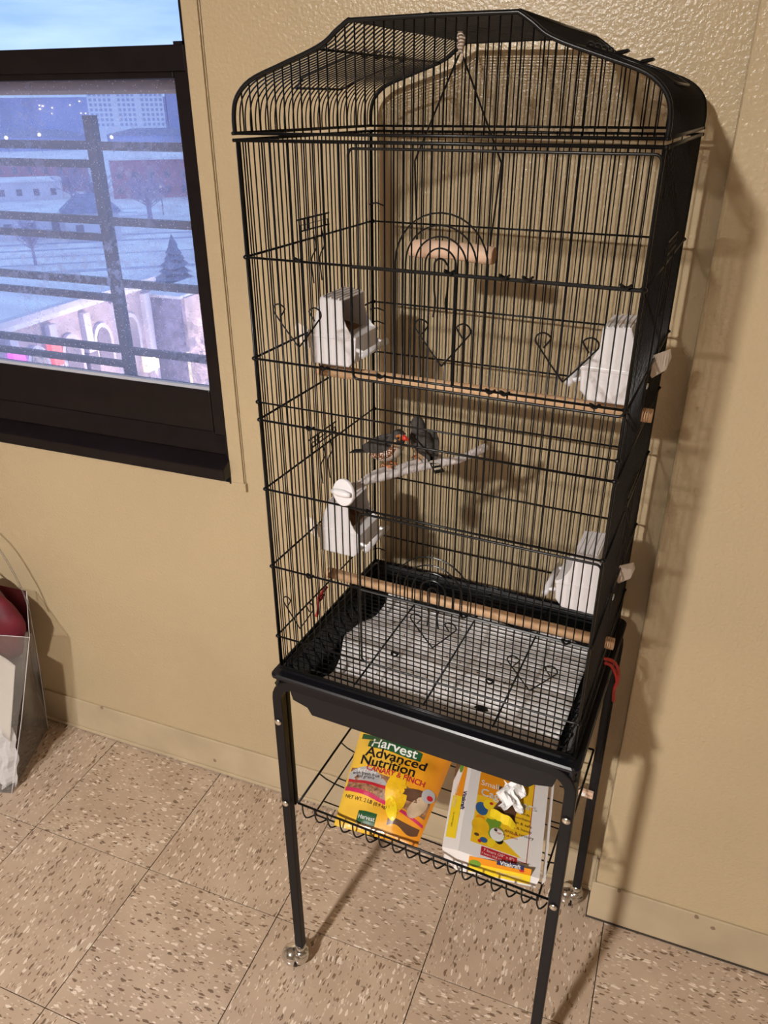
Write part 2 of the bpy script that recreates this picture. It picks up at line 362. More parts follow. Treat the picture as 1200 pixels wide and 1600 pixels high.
ush = us.build('upper_sash', 'grey_rail', wroot)
q = MB(); q.box(WX0 + .03, -.417, .058, .061, 1.500, WZ1 - .07); q.build('glass_pane', 'upper_glass', ush)
# ---- security grille outside the pane
gr = thing('security_grille', 'black iron safety bars mounted outside the lower window pane', 'grille', (-.9, .10, .93), cagespace=False)
mat('bar_iron', (.05, .05, .06), .6, noise=(60, .4))
q = MB(); q.box(-.6725, -.6525, .092, .108, .925, 1.4175); q.build('upright_bar', 'bar_iron', gr)
q = MB(); q.box(-1.36, -1.34, .092, .108, .925, 1.4175); q.build('upright_bar', 'bar_iron', gr)
for z in (1.369, 1.243, 1.131, .999):
    q = MB(); q.box(-.653, -.3825, .095, .105, z - .007, z + .007); q.build('cross_bar', 'bar_iron', gr)
    q = MB(); q.box(-1.34, -.672, .095, .105, z - .006, z + .008); q.build('cross_bar', 'bar_iron', gr)
    q = MB(); q.box(-1.34, -.672, .095, .105, z - .036, z - .023); q.build('cross_bar', 'bar_iron', gr)

# ================================================================= the city outside
mat('snow_ground', (.92, .82, .96), .95, noise=(.16, .25, (1, 1, 1)))
mat('snow_roof', (.93, .86, .96), .95, noise=(.35, .18, (.25, 1.6, 1)))
mat('stone', (.55, .44, .50), .9, noise=(.8, .25))
mat('dark_stone', (.30, .27, .40), .95, noise=(1.6, .5))
mat('pale_wall', (.72, .66, .76), .9, noise=(.3, .1))
mat('brick', (.50, .22, .30), .9, noise=(.4, .15))
mat('slate', (.26, .26, .42), .9, noise=(1., .3))
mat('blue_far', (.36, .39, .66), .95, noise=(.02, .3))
mat('tower_white', (.88, .86, .95), .9)
mat('tower_window', (.40, .43, .66), .5)
mat('dark_window', (.22, .18, .26), .4)
mat('twig', (.42, .34, .50), .9)
mat('evergreen', (.20, .22, .36), .9, noise=(1.5, .4))
mat('sign_red', (.7, .1, .12), .6, emit=(1, .18, .2), estr=1.2)
mat('sign_magenta', (.6, .1, .6), .6, emit=(1, .15, .9), estr=1.2)
mat('street_glow', (.8, .7, .5), .6, emit=(1, .82, .5), estr=2.2)
mat('shop_light', (.8, .7, .55), .6, emit=(1, .85, .62), estr=.75)
b = MB(); b.box(-1800, 600, .6, 2500, -18.6, -18.0); SG = tag(b.build('snowy_ground', 'snow_ground'), 'snow dusted lavender ground of the city far below the window', 'ground', kind='structure')
# church with flat snowy roof, facade facing the street
ch = thing('stone_church', 'stone church with flat snowy roof and arched windows below the window', 'building', (-55, 34, -18), cagespace=False)
b = MB(); b.box(-70, -36.6, 16, 46.5, -18, -10.3); b.build('wall', 'stone', ch)
b = MB(); b.box(-70.3, -36.3, 15.7, 46.8, -10.3, -9.95); b.build('roof', 'snow_roof', ch)
b = MB(); b.box(-36.7, -36.1, 15.7, 46.8, -9.95, -9.6); b.build('parapet', 'pale_wall', ch)
def arch_poly(yc, zb, w, h): return [(yc - w, zb), (yc + w, zb), (yc + w, zb + h)] + [(yc + w * math.cos(a), zb + h + 1.4 * w * math.sin(a)) for a in [PI * k / 8 for k in range(1, 8)]] + [(yc - w, zb + h)]
for yc in (28.5, 31.6, 34.6, 37.6, 40.6, 43.6):
    b = MB(); b.prism(arch_poly(yc, -14.4, .95, 1.5), 'x', -36.62, -36.35); w = b.build('arched_window', 'pale_wall', ch)
    b = MB(); b.prism(arch_poly(yc, -14.2, .65, 1.4), 'x', -36.4, -36.3); b.build('pane', 'dark_window', w)
for yc in (28, 32.9, 36.1, 39.2, 42.2, 45.6):
    b = MB(); b.box(-36.65, -36.2, yc - .3, yc + .3, -18, -10.6); b.build('buttress', 'pale_wall', ch)
for yc, hw, za, zb_, m_ in ((33.0, .45, -12.6, -11.5, 'sign_magenta'), (36.05, .4, -13.2, -11.7, 'sign_red'), (39.15, .45, -14.6, -13.2, 'dark_window'), (45.2, .7, -16.2, -14.9, 'shop_light')):
    b = MB(); b.box(-36.62, -36.15, yc - hw, yc + hw, za, zb_); b.build('wall_banner', m_, ch)
tw = thing('church_tower', 'dark rough stone tower at the right end of the church', 'building', (-38, 51, -18), cagespace=False)
b = MB(); b.box(-37.5, -34.6, 47.2, 58, -18, -11.2); b.build('wall', 'dark_stone', tw)
b = MB(); b.box(-34.62, -34.3, 47.4, 49.4, -18, -11.2); b.build('corner_pier', 'stone', tw)
b = MB(); b.box(-37.7, -34.4, 47.0, 58.3, -11.2, -11.0); b.build('roof', 'snow_roof', tw)
b = MB(); b.box(-34.62, -34.4, 47.3, 57.8, -18, -15.2); b.build('shop_front', 'shop_light', tw)
# conifer behind the tower
def conifer(c, h, r, label):
    t = thing('evergreen_tree', label, 'tree', c, cagespace=False)
    q = MB(); q.tube([c, (c[0], c[1], c[2] + h * .9)], .25, 6); q.build('trunk', 'twig', t)
    q = MB(); rnd = random.Random(3)
    for k in range(9):
        z = c[2] + h * (.12 + .1 * k); rr = r * (1 - k / 9.6)
        ring = [(c[0] + rr * math.cos(a) * rnd.uniform(.75, 1.15), c[1] + rr * math.sin(a) * rnd.uniform(.75, 1.15), z + rnd.uniform(-.2, .2)) for a in [2 * PI * i / 12 for i in range(12)]]
        for i in range(12): q.quad([ring[i], ring[(i + 1) % 12], (c[0], c[1], z + h * .2)])
    q.build('foliage', 'evergreen', t)
conifer((-51.8, 71.0, -18), 6.6, 3.4, 'dark cone shaped evergreen rising behind the church tower')
def bare_tree(c, h, seed, label):
    rnd = random.Random(seed); t = thing('bare_tree', label, 'tree', c, 'leafless trees in the snowy lot', cagespace=False)
    q = MB(); q.tube([c, (c[0], c[1], c[2] + h * .45)], [h * .035, h * .02], 5); q.build('trunk', 'twig', t)
    q = MB()
    for k in range(46):
        a = rnd.uniform(0, 2 * PI); e = rnd.uniform(.25, 1.3); L = h * rnd.uniform(.3, .55); z0 = c[2] + h * rnd.uniform(.28, .5)
        p0 = Vector((c[0], c[1], z0)); p1 = p0 + Vector((math.cos(a) * math.cos(e), math.sin(a) * math.cos(e), math.sin(e))) * L
        q.tube([p0, p1], [h * .011, h * .004], 4)
        for m in range(3):
            f = rnd.uniform(.4, 1); s_ = p0.lerp(p1, f); q.tube([s_, s_ + Vector((rnd.uniform(-1, 1), rnd.uniform(-1, 1), rnd.uniform(0, 1))) * h * .15], [h * .006, h * .003], 3)
    q.build('branches', 'twig', t)
for i, (x, y, h, lb) in enumerate([(-106, 124, 10, 'frosted leafless tree in front of the brick block, leftmost of its row'), (-99, 130, 10, 'frosted leafless tree in front of the brick block, second of its row'), (-94, 124, 9.5, 'frosted leafless tree in front of the brick block, third of its row'),
        (-88, 130, 10, 'frosted leafless tree in front of the brick block, rightmost of its row'), (-84, 84, 7, 'frosted leafless tree at the left beside the slate roofed house'), (-124, 138, 10, 'frosted leafless tree behind the slate roofed house')]):
    bare_tree((x, y, -18), h, i + 11, lb)
def house(name, label, c, sx, sy, h, rot, wm, rm, hip=True, rh=2.2):
    t = thing(name, label, 'building', c, cagespace=False); R = Matrix.Rotation(rot, 4, 'Z')
    def P(x, y, z): q = R @ Vector((x, y, z)); return (c[0] + q.x, c[1] + q.y, c[2] + q.z)
    q = MB(); q.hexa([P(-sx, -sy, 0), P(sx, -sy, 0), P(sx, sy, 0), P(-sx, sy, 0), P(-sx, -sy, h), P(sx, -sy, h), P(sx, sy, h), P(-sx, sy, h)]); q.build('wall', wm, t)
    q = MB(); e = .5
    if hip: q.hexa([P(-sx - e, -sy - e, h), P(sx + e, -sy - e, h), P(sx + e, sy + e, h), P(-sx - e, sy + e, h), P(-sx * .45, -.1, h + rh), P(sx * .45, -.1, h + rh), P(sx * .45, .1, h + rh), P(-sx * .45, .1, h + rh)])
    else: q.hexa([P(-sx - e, -sy - e, h), P(sx + e, -sy - e, h), P(sx + e, sy + e, h), P(-sx - e, sy + e, h), P(-sx - e, -sy - e, h + .5), P(sx + e, -sy - e, h + .5), P(sx + e, sy + e, h + .5), P(-sx - e, sy + e, h + .5)])
    q.build('roof', rm, t)
    n = max(2, int(sx * 2 / 3.5))
    for lv in range(max(1, int(h / 3.4))):
        for k in range(n):
            x = -sx + 2 * sx * (k + .5) / n; z = 1.1 + lv * 3.2; q = MB()
            q.hexa([P(x - .6, -sy - .08, z), P(x + .6, -sy - .08, z), P(x + .6, -sy + .05, z), P(x - .6, -sy + .05, z), P(x - .6, -sy - .08, z + 1.4), P(x + .6, -sy - .08, z + 1.4), P(x + .6, -sy + .05, z + 1.4), P(x - .6, -sy + .05, z + 1.4)])
            q.build('window', 'dark_window', t)
    return t
house('hip_roof_house', 'pale house with dark slate hip roof in the snowy lot', (-93, 107, -18), 4.2, 3.2, 4.2, .75, 'pale_wall', 'slate', True, 2.6)
house('low_annex', 'long low white building left of the slate roofed house', (-106, 102, -18), 9, 3.2, 3.4, .78, 'pale_wall', 'snow_roof', False)
house('brick_block', 'long red brick block with a red lit sign behind the bare trees', (-106, 184, -18), 34, 9, 8.2, .62, 'brick', 'snow_roof', False)
house('brick_annex', 'red brick annex with snowy flat roof left of the brick block', (-166, 168, -18), 16, 8, 7.0, .62, 'brick', 'snow_roof', False)
house('white_shed', 'white flat roofed shed in front of the brick annex', (-150, 148, -18), 11, 4, 4, .70, 'pale_wall', 'snow_roof', False)
house('cream_hall', 'cream stepped hall rising beyond the brick block', (-140, 238, -18), 9, 8, 11.5, .6, 'pale_wall', 'snow_roof', False)
house('pink_hall', 'small pinkish hall at the right beyond the brick block', (-118, 252, -18), 6, 6, 10.5, .6, 'brick', 'snow_roof', False)
for i, (x, y, sx, h) in enumerate([(-345, 290, 22, 7), (-308, 330, 22, 6), (-268, 366, 22, 6), (-228, 400, 22, 6)]):
    house('far_terrace', 'distant blue terrace of houses, %s from the left on the skyline' % ('first', 'second', 'third', 'fourth')[i], (x, y, -18), sx, 9, h, .8, 'blue_far', 'slate', True, 3)
# apartment slab on the skyline
tb = thing('apartment_slab', 'tall white apartment slab with rows of windows on the skyline', 'building', (-366, 474, -18), cagespace=False)
ax = Vector((-346.6 + 384.6, 488.3 - 459.0, 0)).normalized(); nx = Vector((ax.y, -ax.x, 0)); L = 48.0; o0 = Vector((-384.6, 459.0, -18))
def TP(a, z, d): q = o0 + ax * a + nx * d; return (q.x, q.y, -18 + z)
b = MB(); b.hexa([TP(0, 0, 0), TP(L, 0, 0), TP(L, 0, -14), TP(0, 0, -14), TP(0, 44, 0), TP(L, 44, 0), TP(L, 44, -14), TP(0, 44, -14)]); b.build('wall', 'tower_white', tb)
b = MB()
for i in range(16):
    for j in range(12):
        if i in (5, 10): continue
        a = 1.2 + i * 2.95; z = 7 + j * 2.9; b.hexa([TP(a, z, .05), TP(a + 1.7, z, .05), TP(a + 1.7, z, -.1), TP(a, z, -.1), TP(a, z + 1.7, .05), TP(a + 1.7, z + 1.7, .05), TP(a + 1.7, z + 1.7, -.1), TP(a, z + 1.7, -.1)])
o = b.build('window_rows', 'tower_window', tb); o['kind'] = 'stuff'
tb2 = thing('apartment_block', 'bluish apartment block at the right of the white slab', 'building', (-334, 498, -18), cagespace=False)
b = MB(); b.hexa([TP(L + 2, 0, -2), TP(L + 18, 0, -2), TP(L + 18, 0, -14), TP(L + 2, 0, -14), TP(L + 2, 34, -2), TP(L + 18, 34, -2), TP(L + 18, 34, -14), TP(L + 2, 34, -14)]); b.build('wall', 'blue_far', tb2)
b = MB(); b.hexa([TP(L + 2, 34, -2), TP(L + 18, 34, -2), TP(L + 18, 34, -14), TP(L + 2, 34, -14), TP(L + 2, 35, -2), TP(L + 18, 35, -2), TP(L + 18, 35, -14), TP(L + 2, 35, -14)]); b.build('roof', 'slate', tb2)
b = MB(); b.box(-900, -200, 520, 560, -18, 6.5); FRG = tag(b.build('far_ridge', 'blue_far'), 'hazy blue wooded ridge along the horizon', 'hill', kind='structure')
mat('ploughed', (.46, .45, .62), .95, noise=(.5, .3)); rp_ = random.Random(9)
for i in range(12):
    a = i * 4.6; x0, y0 = -126 + a * .9, 132 - a * 1.05; L2 = rp_.uniform(16, 34); o_ = rp_.uniform(-14, 10); dx, dy = .79, .61
    q = MB(); c_ = Vector((x0 + dx * o_, y0 + dy * o_, -18)); d1 = Vector((dx, dy, 0)) * L2; d2 = Vector((-dy, dx, 0)) * rp_.uniform(.25, .9)
    q.hexa([c_ - d1 - d2, c_ + d1 - d2, c_ + d1 + d2, c_ - d1 + d2] + [p + Vector((0, 0, .04)) for p in (c_ - d1 - d2, c_ + d1 - d2, c_ + d1 + d2, c_ - d1 + d2)])
    q.build('ploughed_lane', 'ploughed', SG)
for i in range(22):
    x, z = rp_.uniform(-488, -395), rp_.uniform(-4.2, 4.6); q = MB(); q.ball((x, 519.2, z), (rp_.uniform(.5, 1.4), .6, .5), 6, 4); q.build('ridge_light', 'street_glow', FRG)
# lit sign on the brick block and street lights
st = thing('red_sign', 'long glowing red sign on the brick block', 'sign', (-98, 176, -13.2), cagespace=False)
b = MB(); b.hexa([(-101, 174.2, -13.8), (-92.5, 180.2, -13.8), (-92.7, 180.5, -13.8), (-101.2, 174.5, -13.8), (-101, 174.2, -12.9), (-92.5, 180.2, -12.9), (-92.7, 180.5, -12.9), (-101.2, 174.5, -12.9)]); b.build('sign_face', 'sign_red', st)
b = MB(); b.box(-97.5, -97, 177.4, 177.6, -13.4, -13.1); b.build('bracket', 'dark_window', st)
rl = random.Random(5)
for i, (x, y, z) in enumerate([(-100, 136, -13), (-86, 138, -14), (-300, 300, -12), (-318, 296, -10), (-290, 310, -11), (-270, 320, -9), (-310, 305, -8), (-256, 318, -12)]):
    t = thing('street_light', 'small glowing street light %s' % ['left of the brick block front', 'in front of the brick block', 'before the first far terrace', 'farthest left on the skyline', 'between two far terraces', 'near the white slab', 'high on the left skyline', 'below the white slab'][i], 'street light', (x, y, -18), cagespace=False)
    s_ = .35 if y < 200 else .8
    q = MB(); q.tube([(x, y, -18), (x, y, z)], .1, 5); q.build('post', 'dark_window', t)
    q = MB(); q.ball((x, y, z + s_ * .6), s_, 8, 6); q.build('lamp_head', 'street_glow', t, True)

# ================================================================= bird cage stand
W, D = .2153, .1625
ZT, ZB = 1.400, .705
stand = thing('cage_stand', 'black steel rolling stand with tall legs under the bird cage', 'stand', (0, 0, 0))
LU, LV = .2195, .168
def frame_path(v, zf=.052):
    r = .032; zt = .681
    p = [(-LU, v, zf), (-LU, v, zt - r)] + [(-LU + r - r * math.cos(a), v, zt - r + r * math.sin(a)) for a in [PI / 2 * k / 6 for k in range(1, 7)]]
    return p + [(-x, y, z) for x, y, z in p[::-1]]
for v, nm in ((-LV, 'front_frame'), (LV, 'back_frame')):
    b = MB(); b.tube(frame_path(v), .0113, 4, flat=(1.0, .86)); f = b.build(nm, 'black_tube', stand, bevel=.0015)
    for s in (-1, 1):
        for z in (.604, .430):
            q = MB(); sgn = -1
            q.ball((s * LU, v - .0085, z), (.0058, .0028, .0058), 12, 6); q.build('screw', 'screw', f, True)
for s in (-1, 1):
    for e in (-1, 1):
        b = MB(); b.box(s * LU - .006, s * LU + .006, e * .150 - .005 if e < 0 else .145, -.145 if e < 0 else .155, .405 if e < 0 else .405, .675); b.build('bracket', 'black_tube', stand, bevel=.003)
    b = MB(); b.tube([(s * LU, -LV, .672), (s * LU, LV, .672)], .006, 6); b.build('side_rail', 'black_tube', stand)
# casters: chrome hooded balls
for su in (-1, 1):
    for sv in (-1, 1):
        c = Vector((su * LU, sv * LV, 0)); rv = random.Random(su * 3 + sv); a = 3.5 if sv < 0 else 3.3
        dx, dy = math.cos(a), math.sin(a)
        q = MB(); q.tube([(c.x, c.y, .036), (c.x, c.y, .054)], [.010, .0085], 12); q.tube([(c.x, c.y, .030), (c.x, c.y, .040)], [.015, .013], 14)
        cs = q.build('caster', 'chrome', stand, True)
        q = MB(); q.ball((c.x + dx * .004, c.y + dy * .004, .0235), (.0185, .0185, .0185), 18, 12, zmin=-.55); q.build('fork', 'chrome', cs, True)
        q = MB(); k = Vector((c.x + dx * .017, c.y + dy * .017, .0215))
        q.ball(k, (.0205, .0205, .0205), 18, 12); q.build('wheel_hood', 'chrome', cs, True)
        q = MB(); nrm = Vector((dx, dy, 0)); q.tube([(c.x + dx * .006, c.y + dy * .006, .0195), (c.x + dx * .012, c.y + dy * .012, .0195)], .0196, 18); q.build('tyre', 'black_plastic', cs, True)
# wire basket
bz, bb = .421, .385
B0, B1, V0, V1 = -.2055, .2095, -.160, .160
b = MB()
b.tube([(B0, V0, bz), (B1, V0, bz)], .0019, 8); b.tube([(B0, V1, bz), (B1, V1, bz)], .0019, 8)
b.tube([(B0, V0, bz), (B0, V1, bz)], .0019, 8); b.tube([(B1, V0, bz), (B1, V1, bz)], .0019, 8)
bas = b.build('basket', 'black_wire', stand, True)
q = MB()
for v in (V0 + .018, V1 - .018): q.tube([(B0 + .018, v, bb), (B1 - .018, v, bb)], .0016, 6)
for u in (B0 + .018, B1 - .018): q.tube([(u, V0 + .018, bb), (u, V1 - .018, bb)], .0016, 6)
q.build('lower_ring', 'black_wire', bas)
nb = 18
for k in range(nb):
    u = B0 + .012 + (B1 - B0 - .024) * k / (nb - 1)
    q = MB(); pts = [(u - .004, V0 - .001, bz), (u - .003, V0 - .001, bz - .018), (u + .001, V0 + .002, bz - .030), (u + .006, V0 + .012, bz - .034), (u + .008, V0 + .022, bb - .002)]
    q.tube(smooth_path(pts, 3), .0014, 5); q.build('hook_wire', 'black_wire', bas)
for u in (-.075, .07):
    q = MB(); q.tube([(u, V0, bz - .002), (u, V0 + .016, bb - .003), (u, V1 - .016, bb - .003), (u, V1, bz)], .0014, 5); q.build('floor_wire', 'black_wire', bas)
for u, s in ((B0, 1), (B1, -1)):
    for v in (-.09, -.01, .07):
        q = MB(); q.tube([(u, v, bz), (u + s * .006, v + .012, bz - .022), (u + s * .018, v + .02, bb), (u + s * .04, v + .02, bb - .002)], .0014, 5); q.build('side_wire', 'black_wire', bas)
for k in range(5):
    v = V0 + .05 + .055 * k; q = MB(); q.tube([(B0 + .018, v, bb - .002), (B1 - .018, v, bb - .002)], .0012, 5); q.build('floor_wire', 'black_wire', bas)

# ================================================================= bird cage
cage = thing('bird_cage', 'tall black wire bird cage with arched roof standing on a rolling stand', 'bird cage', (0, 0, .64))
WR, FR_ = .00080, .00140
LEVELS = [1.282, 1.166, 1.1116, 1.0885, .993, .876, .7586, ZB]
def panel_frame(plane):
    m = MB()
    def P(a, z, o=0.):
        return {'front': (a, -D - o, z), 'back': (a, D + o, z), 'left': (-W - o, a, z), 'right': (W + o, a, z)}[plane]
    h = W if plane in ('front', 'back') else D
    for z in LEVELS:
        if z == 1.1116 and plane != 'front': continue
        m.tube([P(-h, z, .0015), P(h, z, .0015)], FR_ if z not in (1.1116,) else .0011, 6)
    m.tube([P(-h - .004, ZT, .0015), P(h + .004, ZT, .0015)], .0019, 6)
    m.tube([P(-h - .002, ZB - .003, .001), P(h + .002, ZB - .003, .001)], .0017, 6)
    if plane in ('front', 'back'):
        for s in (-1, 1): m.tube([P(s * h, ZB), P(s * h, ZT)], .0017, 6)
    else:
        for s in (-1, 1): m.tube([P(s * (h - .004), ZB), P(s * (h - .004), ZT)], .0013, 6)
    return m
NF, NS = 43, 32
panels = {}
for pl, nm in (('front', 'front_panel'), ('back', 'back_panel'), ('left', 'side_panel'), ('right', 'side_panel')):
    p = panel_frame(pl).build(nm, 'black_wire', cage, True); panels[pl] = p
    n, h = (NF, W) if pl in ('front', 'back') else (NS, D)
    for k in range(1, n):
        a = -h + 2 * h * k / n
        pos = {'front': (a, -D, ZB - .004), 'back': (a, D, ZB - .004), 'left': (-W, a, ZB - .004), 'right': (W, a, ZB - .004)}[pl]
        thick = WR * (1.12 if (k % 7 == 3 and pl == 'front') else 1.)
        rod('vertical_bar', p, pos, thick, ZT - ZB + .005)
# corner ring knots on the front corners
for s in (-1, 1):
    for z in LEVELS[:-1]:
        q = MB(); q.ball((s * W, -D - .001, z), (.004, .0035, .0028), 8, 6); q.build('corner_knot', 'black_wire', panels['front'], True)
        q = MB(); q.ball((s * W, D + .001, z), (.004, .0035, .0028), 8, 6); q.build('corner_knot', 'black_wire', panels['back'], True)
# ---- roof
PROF = [(-.2165, 1.4055), (-.2160, 1.424), (-.2105, 1.440), (-.193, 1.4545), (-.160, 1.466), (-.124, 1.4775), (-.106, 1.4850), (-.094, 1.4935), (-.081, 1.5015)]
PR = [Vector((u, 0, z)) for u, z in PROF]
PS = smooth_path(PR, 4); PS = [(p.x, p.z) for p in PS]
full = PS + [(0, 1.5022)] + [(-u, z) for u, z in PS[::-1]]
def roof_z(u):
    u = -abs(u)
    for (a, za), (b_, zb_) in zip(PS, PS[1:]):
        if a <= u <= b_ and b_ > a: return za + (zb_ - za) * (u - a) / (b_ - a)
    return 1.5018 if u > -.1 else 1.41
b = MB()
for v in (-D - .001, D + .001):
    b.tube([(u, v, z) for u, z in full], .0024, 6); b.tube([(-W - .004, v, 1.4065), (W + .004, v, 1.4065)], .0017, 6)
for s in (-1, 1):
    b.tube([(s * (W + .0015), -D - .005, 1.4065), (s * (W + .0015), D + .005, 1.4065)], .0019, 6)
    b.tube([(s * .081, -D, 1.5025), (s * .081, D, 1.5025)], .0018, 6)
    b.tube([(s * .117, -D, 1.4800), (s * .117, D, 1.4800)], .0014, 6)
    b.tube([(s * .050, -D, 1.5030), (s * .050, D, 1.5030)], .0012, 6)
b.tube([(0, -D, 1.5035), (0, D, 1.5035)], .0018, 6)
roof = b.build('roof', 'black_wire', cage, True)
q = MB(); q.tube([(u, 0, z) for u, z in full], WR * 1.05, 5)
rme = bpy.data.meshes.new('roof_bar'); rme.from_pydata(q.v, [], q.f); rme.materials.append(M['black_wire'])
for k in range(1, 33):
    o = bpy.data.objects.new('roof_bar', rme); C.objects.link(o); o.parent = roof; g = ORG[roof]; o.location = (-g[0], -D + 2 * D * k / 33 - g[1], -g[2])
for v in (-D, D):
    for k in range(1, NF):
        u = -W + 2 * W * k / NF; rod('gable_bar', roof, (u, v, 1.405), WR, roof_z(u) - 1.405)
# roof hatches with hinge rings and clips
for s, lb in ((-1, None), (1, None)):
    hz = lambda u: roof_z(u) + .0022
    ring = [(s * .204, -.055), (s * .204, .055), (s * .185, .07), (s * .122, .07), (s * .122, -.07), (s * .185, -.07)]
    q = MB(); q.tube([(u, v, hz(u)) for u, v in ring], .0015, 6, closed=True); ht = q.build('roof_hatch', 'black_wire', roof, True)
    for v in (-.05, -.017, .017, .05):
        q = MB(); q.tube([(s * .12 + .004 * math.cos(a), v, hz(.12) + .004 * math.sin(a)) for a in [2 * PI * i / 10 for i in range(10)]], .0011, 5, closed=True); q.build('hinge_ring', 'black_wire', ht)
for v, u in ((.035, .126), (.035, .152)):
    q = MB(); z = roof_z(u); q.tube([(u, v, z), (u + .006, v - .004, z + .003), (u + .016, v - .004, z + .0045), (u + .0165, v + .003, z + .004), (u + .008, v + .003, z + .0015), (u + .004, v + .003, z + .001)], .0012, 5); q.build('roof_clip', 'black_wire', roof)
# ---- front doors
def rrect(u0, u1, z0, z1, r, v):
    P = []
    for (cu, cz, a0) in ((u1 - r, z1 - r, 0), (u0 + r, z1 - r, PI / 2), (u0 + r, z0 + r, PI), (u1 - r, z0 + r, 1.5 * PI)):
        P += [(cu + r * math.cos(a0 + PI / 2 * k / 4), v, cz + r * math.sin(a0 + PI / 2 * k / 4)) for k in range(5)]
    return P
VF = -D - .0035
def heart(parent, uc, zt, zb, w=.031, name='heart_scroll', vv=None):
    v = VF if vv is None else vv; p = []
    q = MB(); h = zt - zb
    for s in (-1, 1):
        H = h * 1.18; pts = [(uc, v, zb)] + [tuple(t) for t in smooth_path([(uc + s * w * a, v, zb + H * b_) for a, b_ in ((.45, .36), (.85, .70), (.99, .83), (.96, .95), (.80, 1.02), (.62, 1.0), (.50, .93))], 4)] + [(uc + s * w * .55, v, zb + H * .86), (uc + s * w * .72, v, zb + H * .70)]
        q.tube(pts, .00095, 5)
    return q.build(name, 'black_wire', parent)
def arches(parent, uc, zb, legs):
    for r in (.0495, .038, .0275, .0165):
        q = MB(); pts = [(uc - r, VF, zb - legs), (uc - r, VF, zb)] + [(uc - r * math.cos(a), VF, zb + r * math.sin(a)) for a in [PI * k / 16 for k in range(1, 16)]] + [(uc + r, VF, zb), (uc + r, VF, zb - legs)]
        q.tube(pts, .00095, 6); q.build('arch_wire', 'black_wire', parent)
    r = .0065; q = MB(); base = [(uc - r, VF, zb - .052), (uc - r + .002, VF, zb - .036), (uc - r + .0005, VF, zb - .026), (uc - r, VF, zb - .01), (uc - r, VF, zb)]
    pts = smooth_path(base, 3) + [(uc - r * math.cos(a), VF, zb + r * math.sin(a)) for a in [PI * k / 8 for k in range(1, 8)]] + [(2 * uc - x + .002, y, z) for x, y, z in [tuple(t) for t in smooth_path(base, 3)][::-1]]
    q.tube(pts, .0011, 5); q.build('door_latch', 'black_wire', parent)
for (u0, u1, z0, z1) in ((-.083, .2150, 1.1595, 1.3945), (-.080, .2150, .7605, .9885)):
    q = MB(); q.tube(rrect(u0, u1, z0, z1, .006, VF), .0015, 6, closed=True); dr = q.build('front_door', 'black_wire', cage, True)
    if z1 > 1.2:
        heart(dr, .0220, 1.226, 1.187); heart(dr, .1515, 1.226, 1.187); arches(dr, .018, 1.290, .124)
        q = MB(); q.tube([(u0, VF, 1.2815), (u1, VF, 1.2815)], .0017, 6); q.build('door_crossbar', 'black_wire', dr)
    else:
        heart(dr, .0220, .853, .815); heart(dr, .1515, .829, .791); arches(dr, .0205, .900, .024)
        q = MB(); q.tube([(u0, VF, .8765), (u1, VF, .8765)], .0017, 6); q.build('door_crossbar', 'black_wire', dr)
heart(panels['front'], -.152, 1.226, 1.187); heart(panels['front'], -.176, .825, .785, .024)
for (u, z) in ((-.146, 1.2845), (.028, 1.2845), (.085, 1.2845), (.108, 1.2845), (.2, 1.2845), (-.12, 1.1675), (-.048, 1.1675), (.078, 1.1675), (.0935, 1.1675), (.186, 1.1675), (-.142, 1.0905), (-.064, .9945), (-.154, .8785), (.062, .8785), (.188, .8785), (-.03, .789), (.101, .789)):
    q = MB(); q.tube([(u + .0048 * math.cos(a), VF - .001 + .0036 * math.sin(a), z + .0016 * math.cos(2 * a)) for a in [2 * PI * i / 12 for i in range(12)]], .0013, 5, closed=True); q.build('hinge_ring', 'black_wire', panels['front'])
# hooks along the back-left corner and short wire pins
for (u, v, z) in ((-.212, .160, 1.305), (-.212, .160, 1.155), (-.212, .160, 1.135), (-.212, .160, .80), (-.212, .160, .73)):
    q = MB(); q.tube([(u - .006, v - .004, z), (u + .004, v, z + .003), (u + .016, v + .002, z - .001)], .0012, 5); q.build('corner_hook', 'black_wire', panels['back'])
# feeder doors in the side panels, slid up
for s, pn in ((-1, 'left'), (1, 'right')):
    for z0 in (1.165, .873):
        q = MB(); uu = s * (W + .003)
        q.tube([(uu, -.037, z0 - .04), (uu, -.037, z0 + .135), (uu, .034, z0 + .135), (uu, .034, z0 - .04)], .0012, 5)
        q.tube([(uu, -.040, z0 + .128), (uu, .037, z0 + .128)], .0012, 5)
        for k in range(6): q.tube([(uu, -.028 + .011 * k, z0 + .128), (uu, -.028 + .011 * k, z0 + .142)], .0009, 5)
        q.tube([(uu, -.045, z0 + .142), (uu, .037, z0 + .142)], .0013, 5)
        fd = q.build('feeder_door', 'black_wire', panels[pn])
        for vv in (-.01, .012):
            q = MB(); q.tube(smooth_path([(uu - s * .002, vv, z0 + .125), (uu - s * .004, vv + .003, z0 + .105), (uu + s * .002, vv, z0 + .09), (uu, vv, z0 + .06)], 3), .001, 5); q.build('door_spring', 'black_wire', fd)
for z in (1.09, .80):
    heart(panels['left'], 0, 0, 0, .0001, 'side_scroll') if False else None
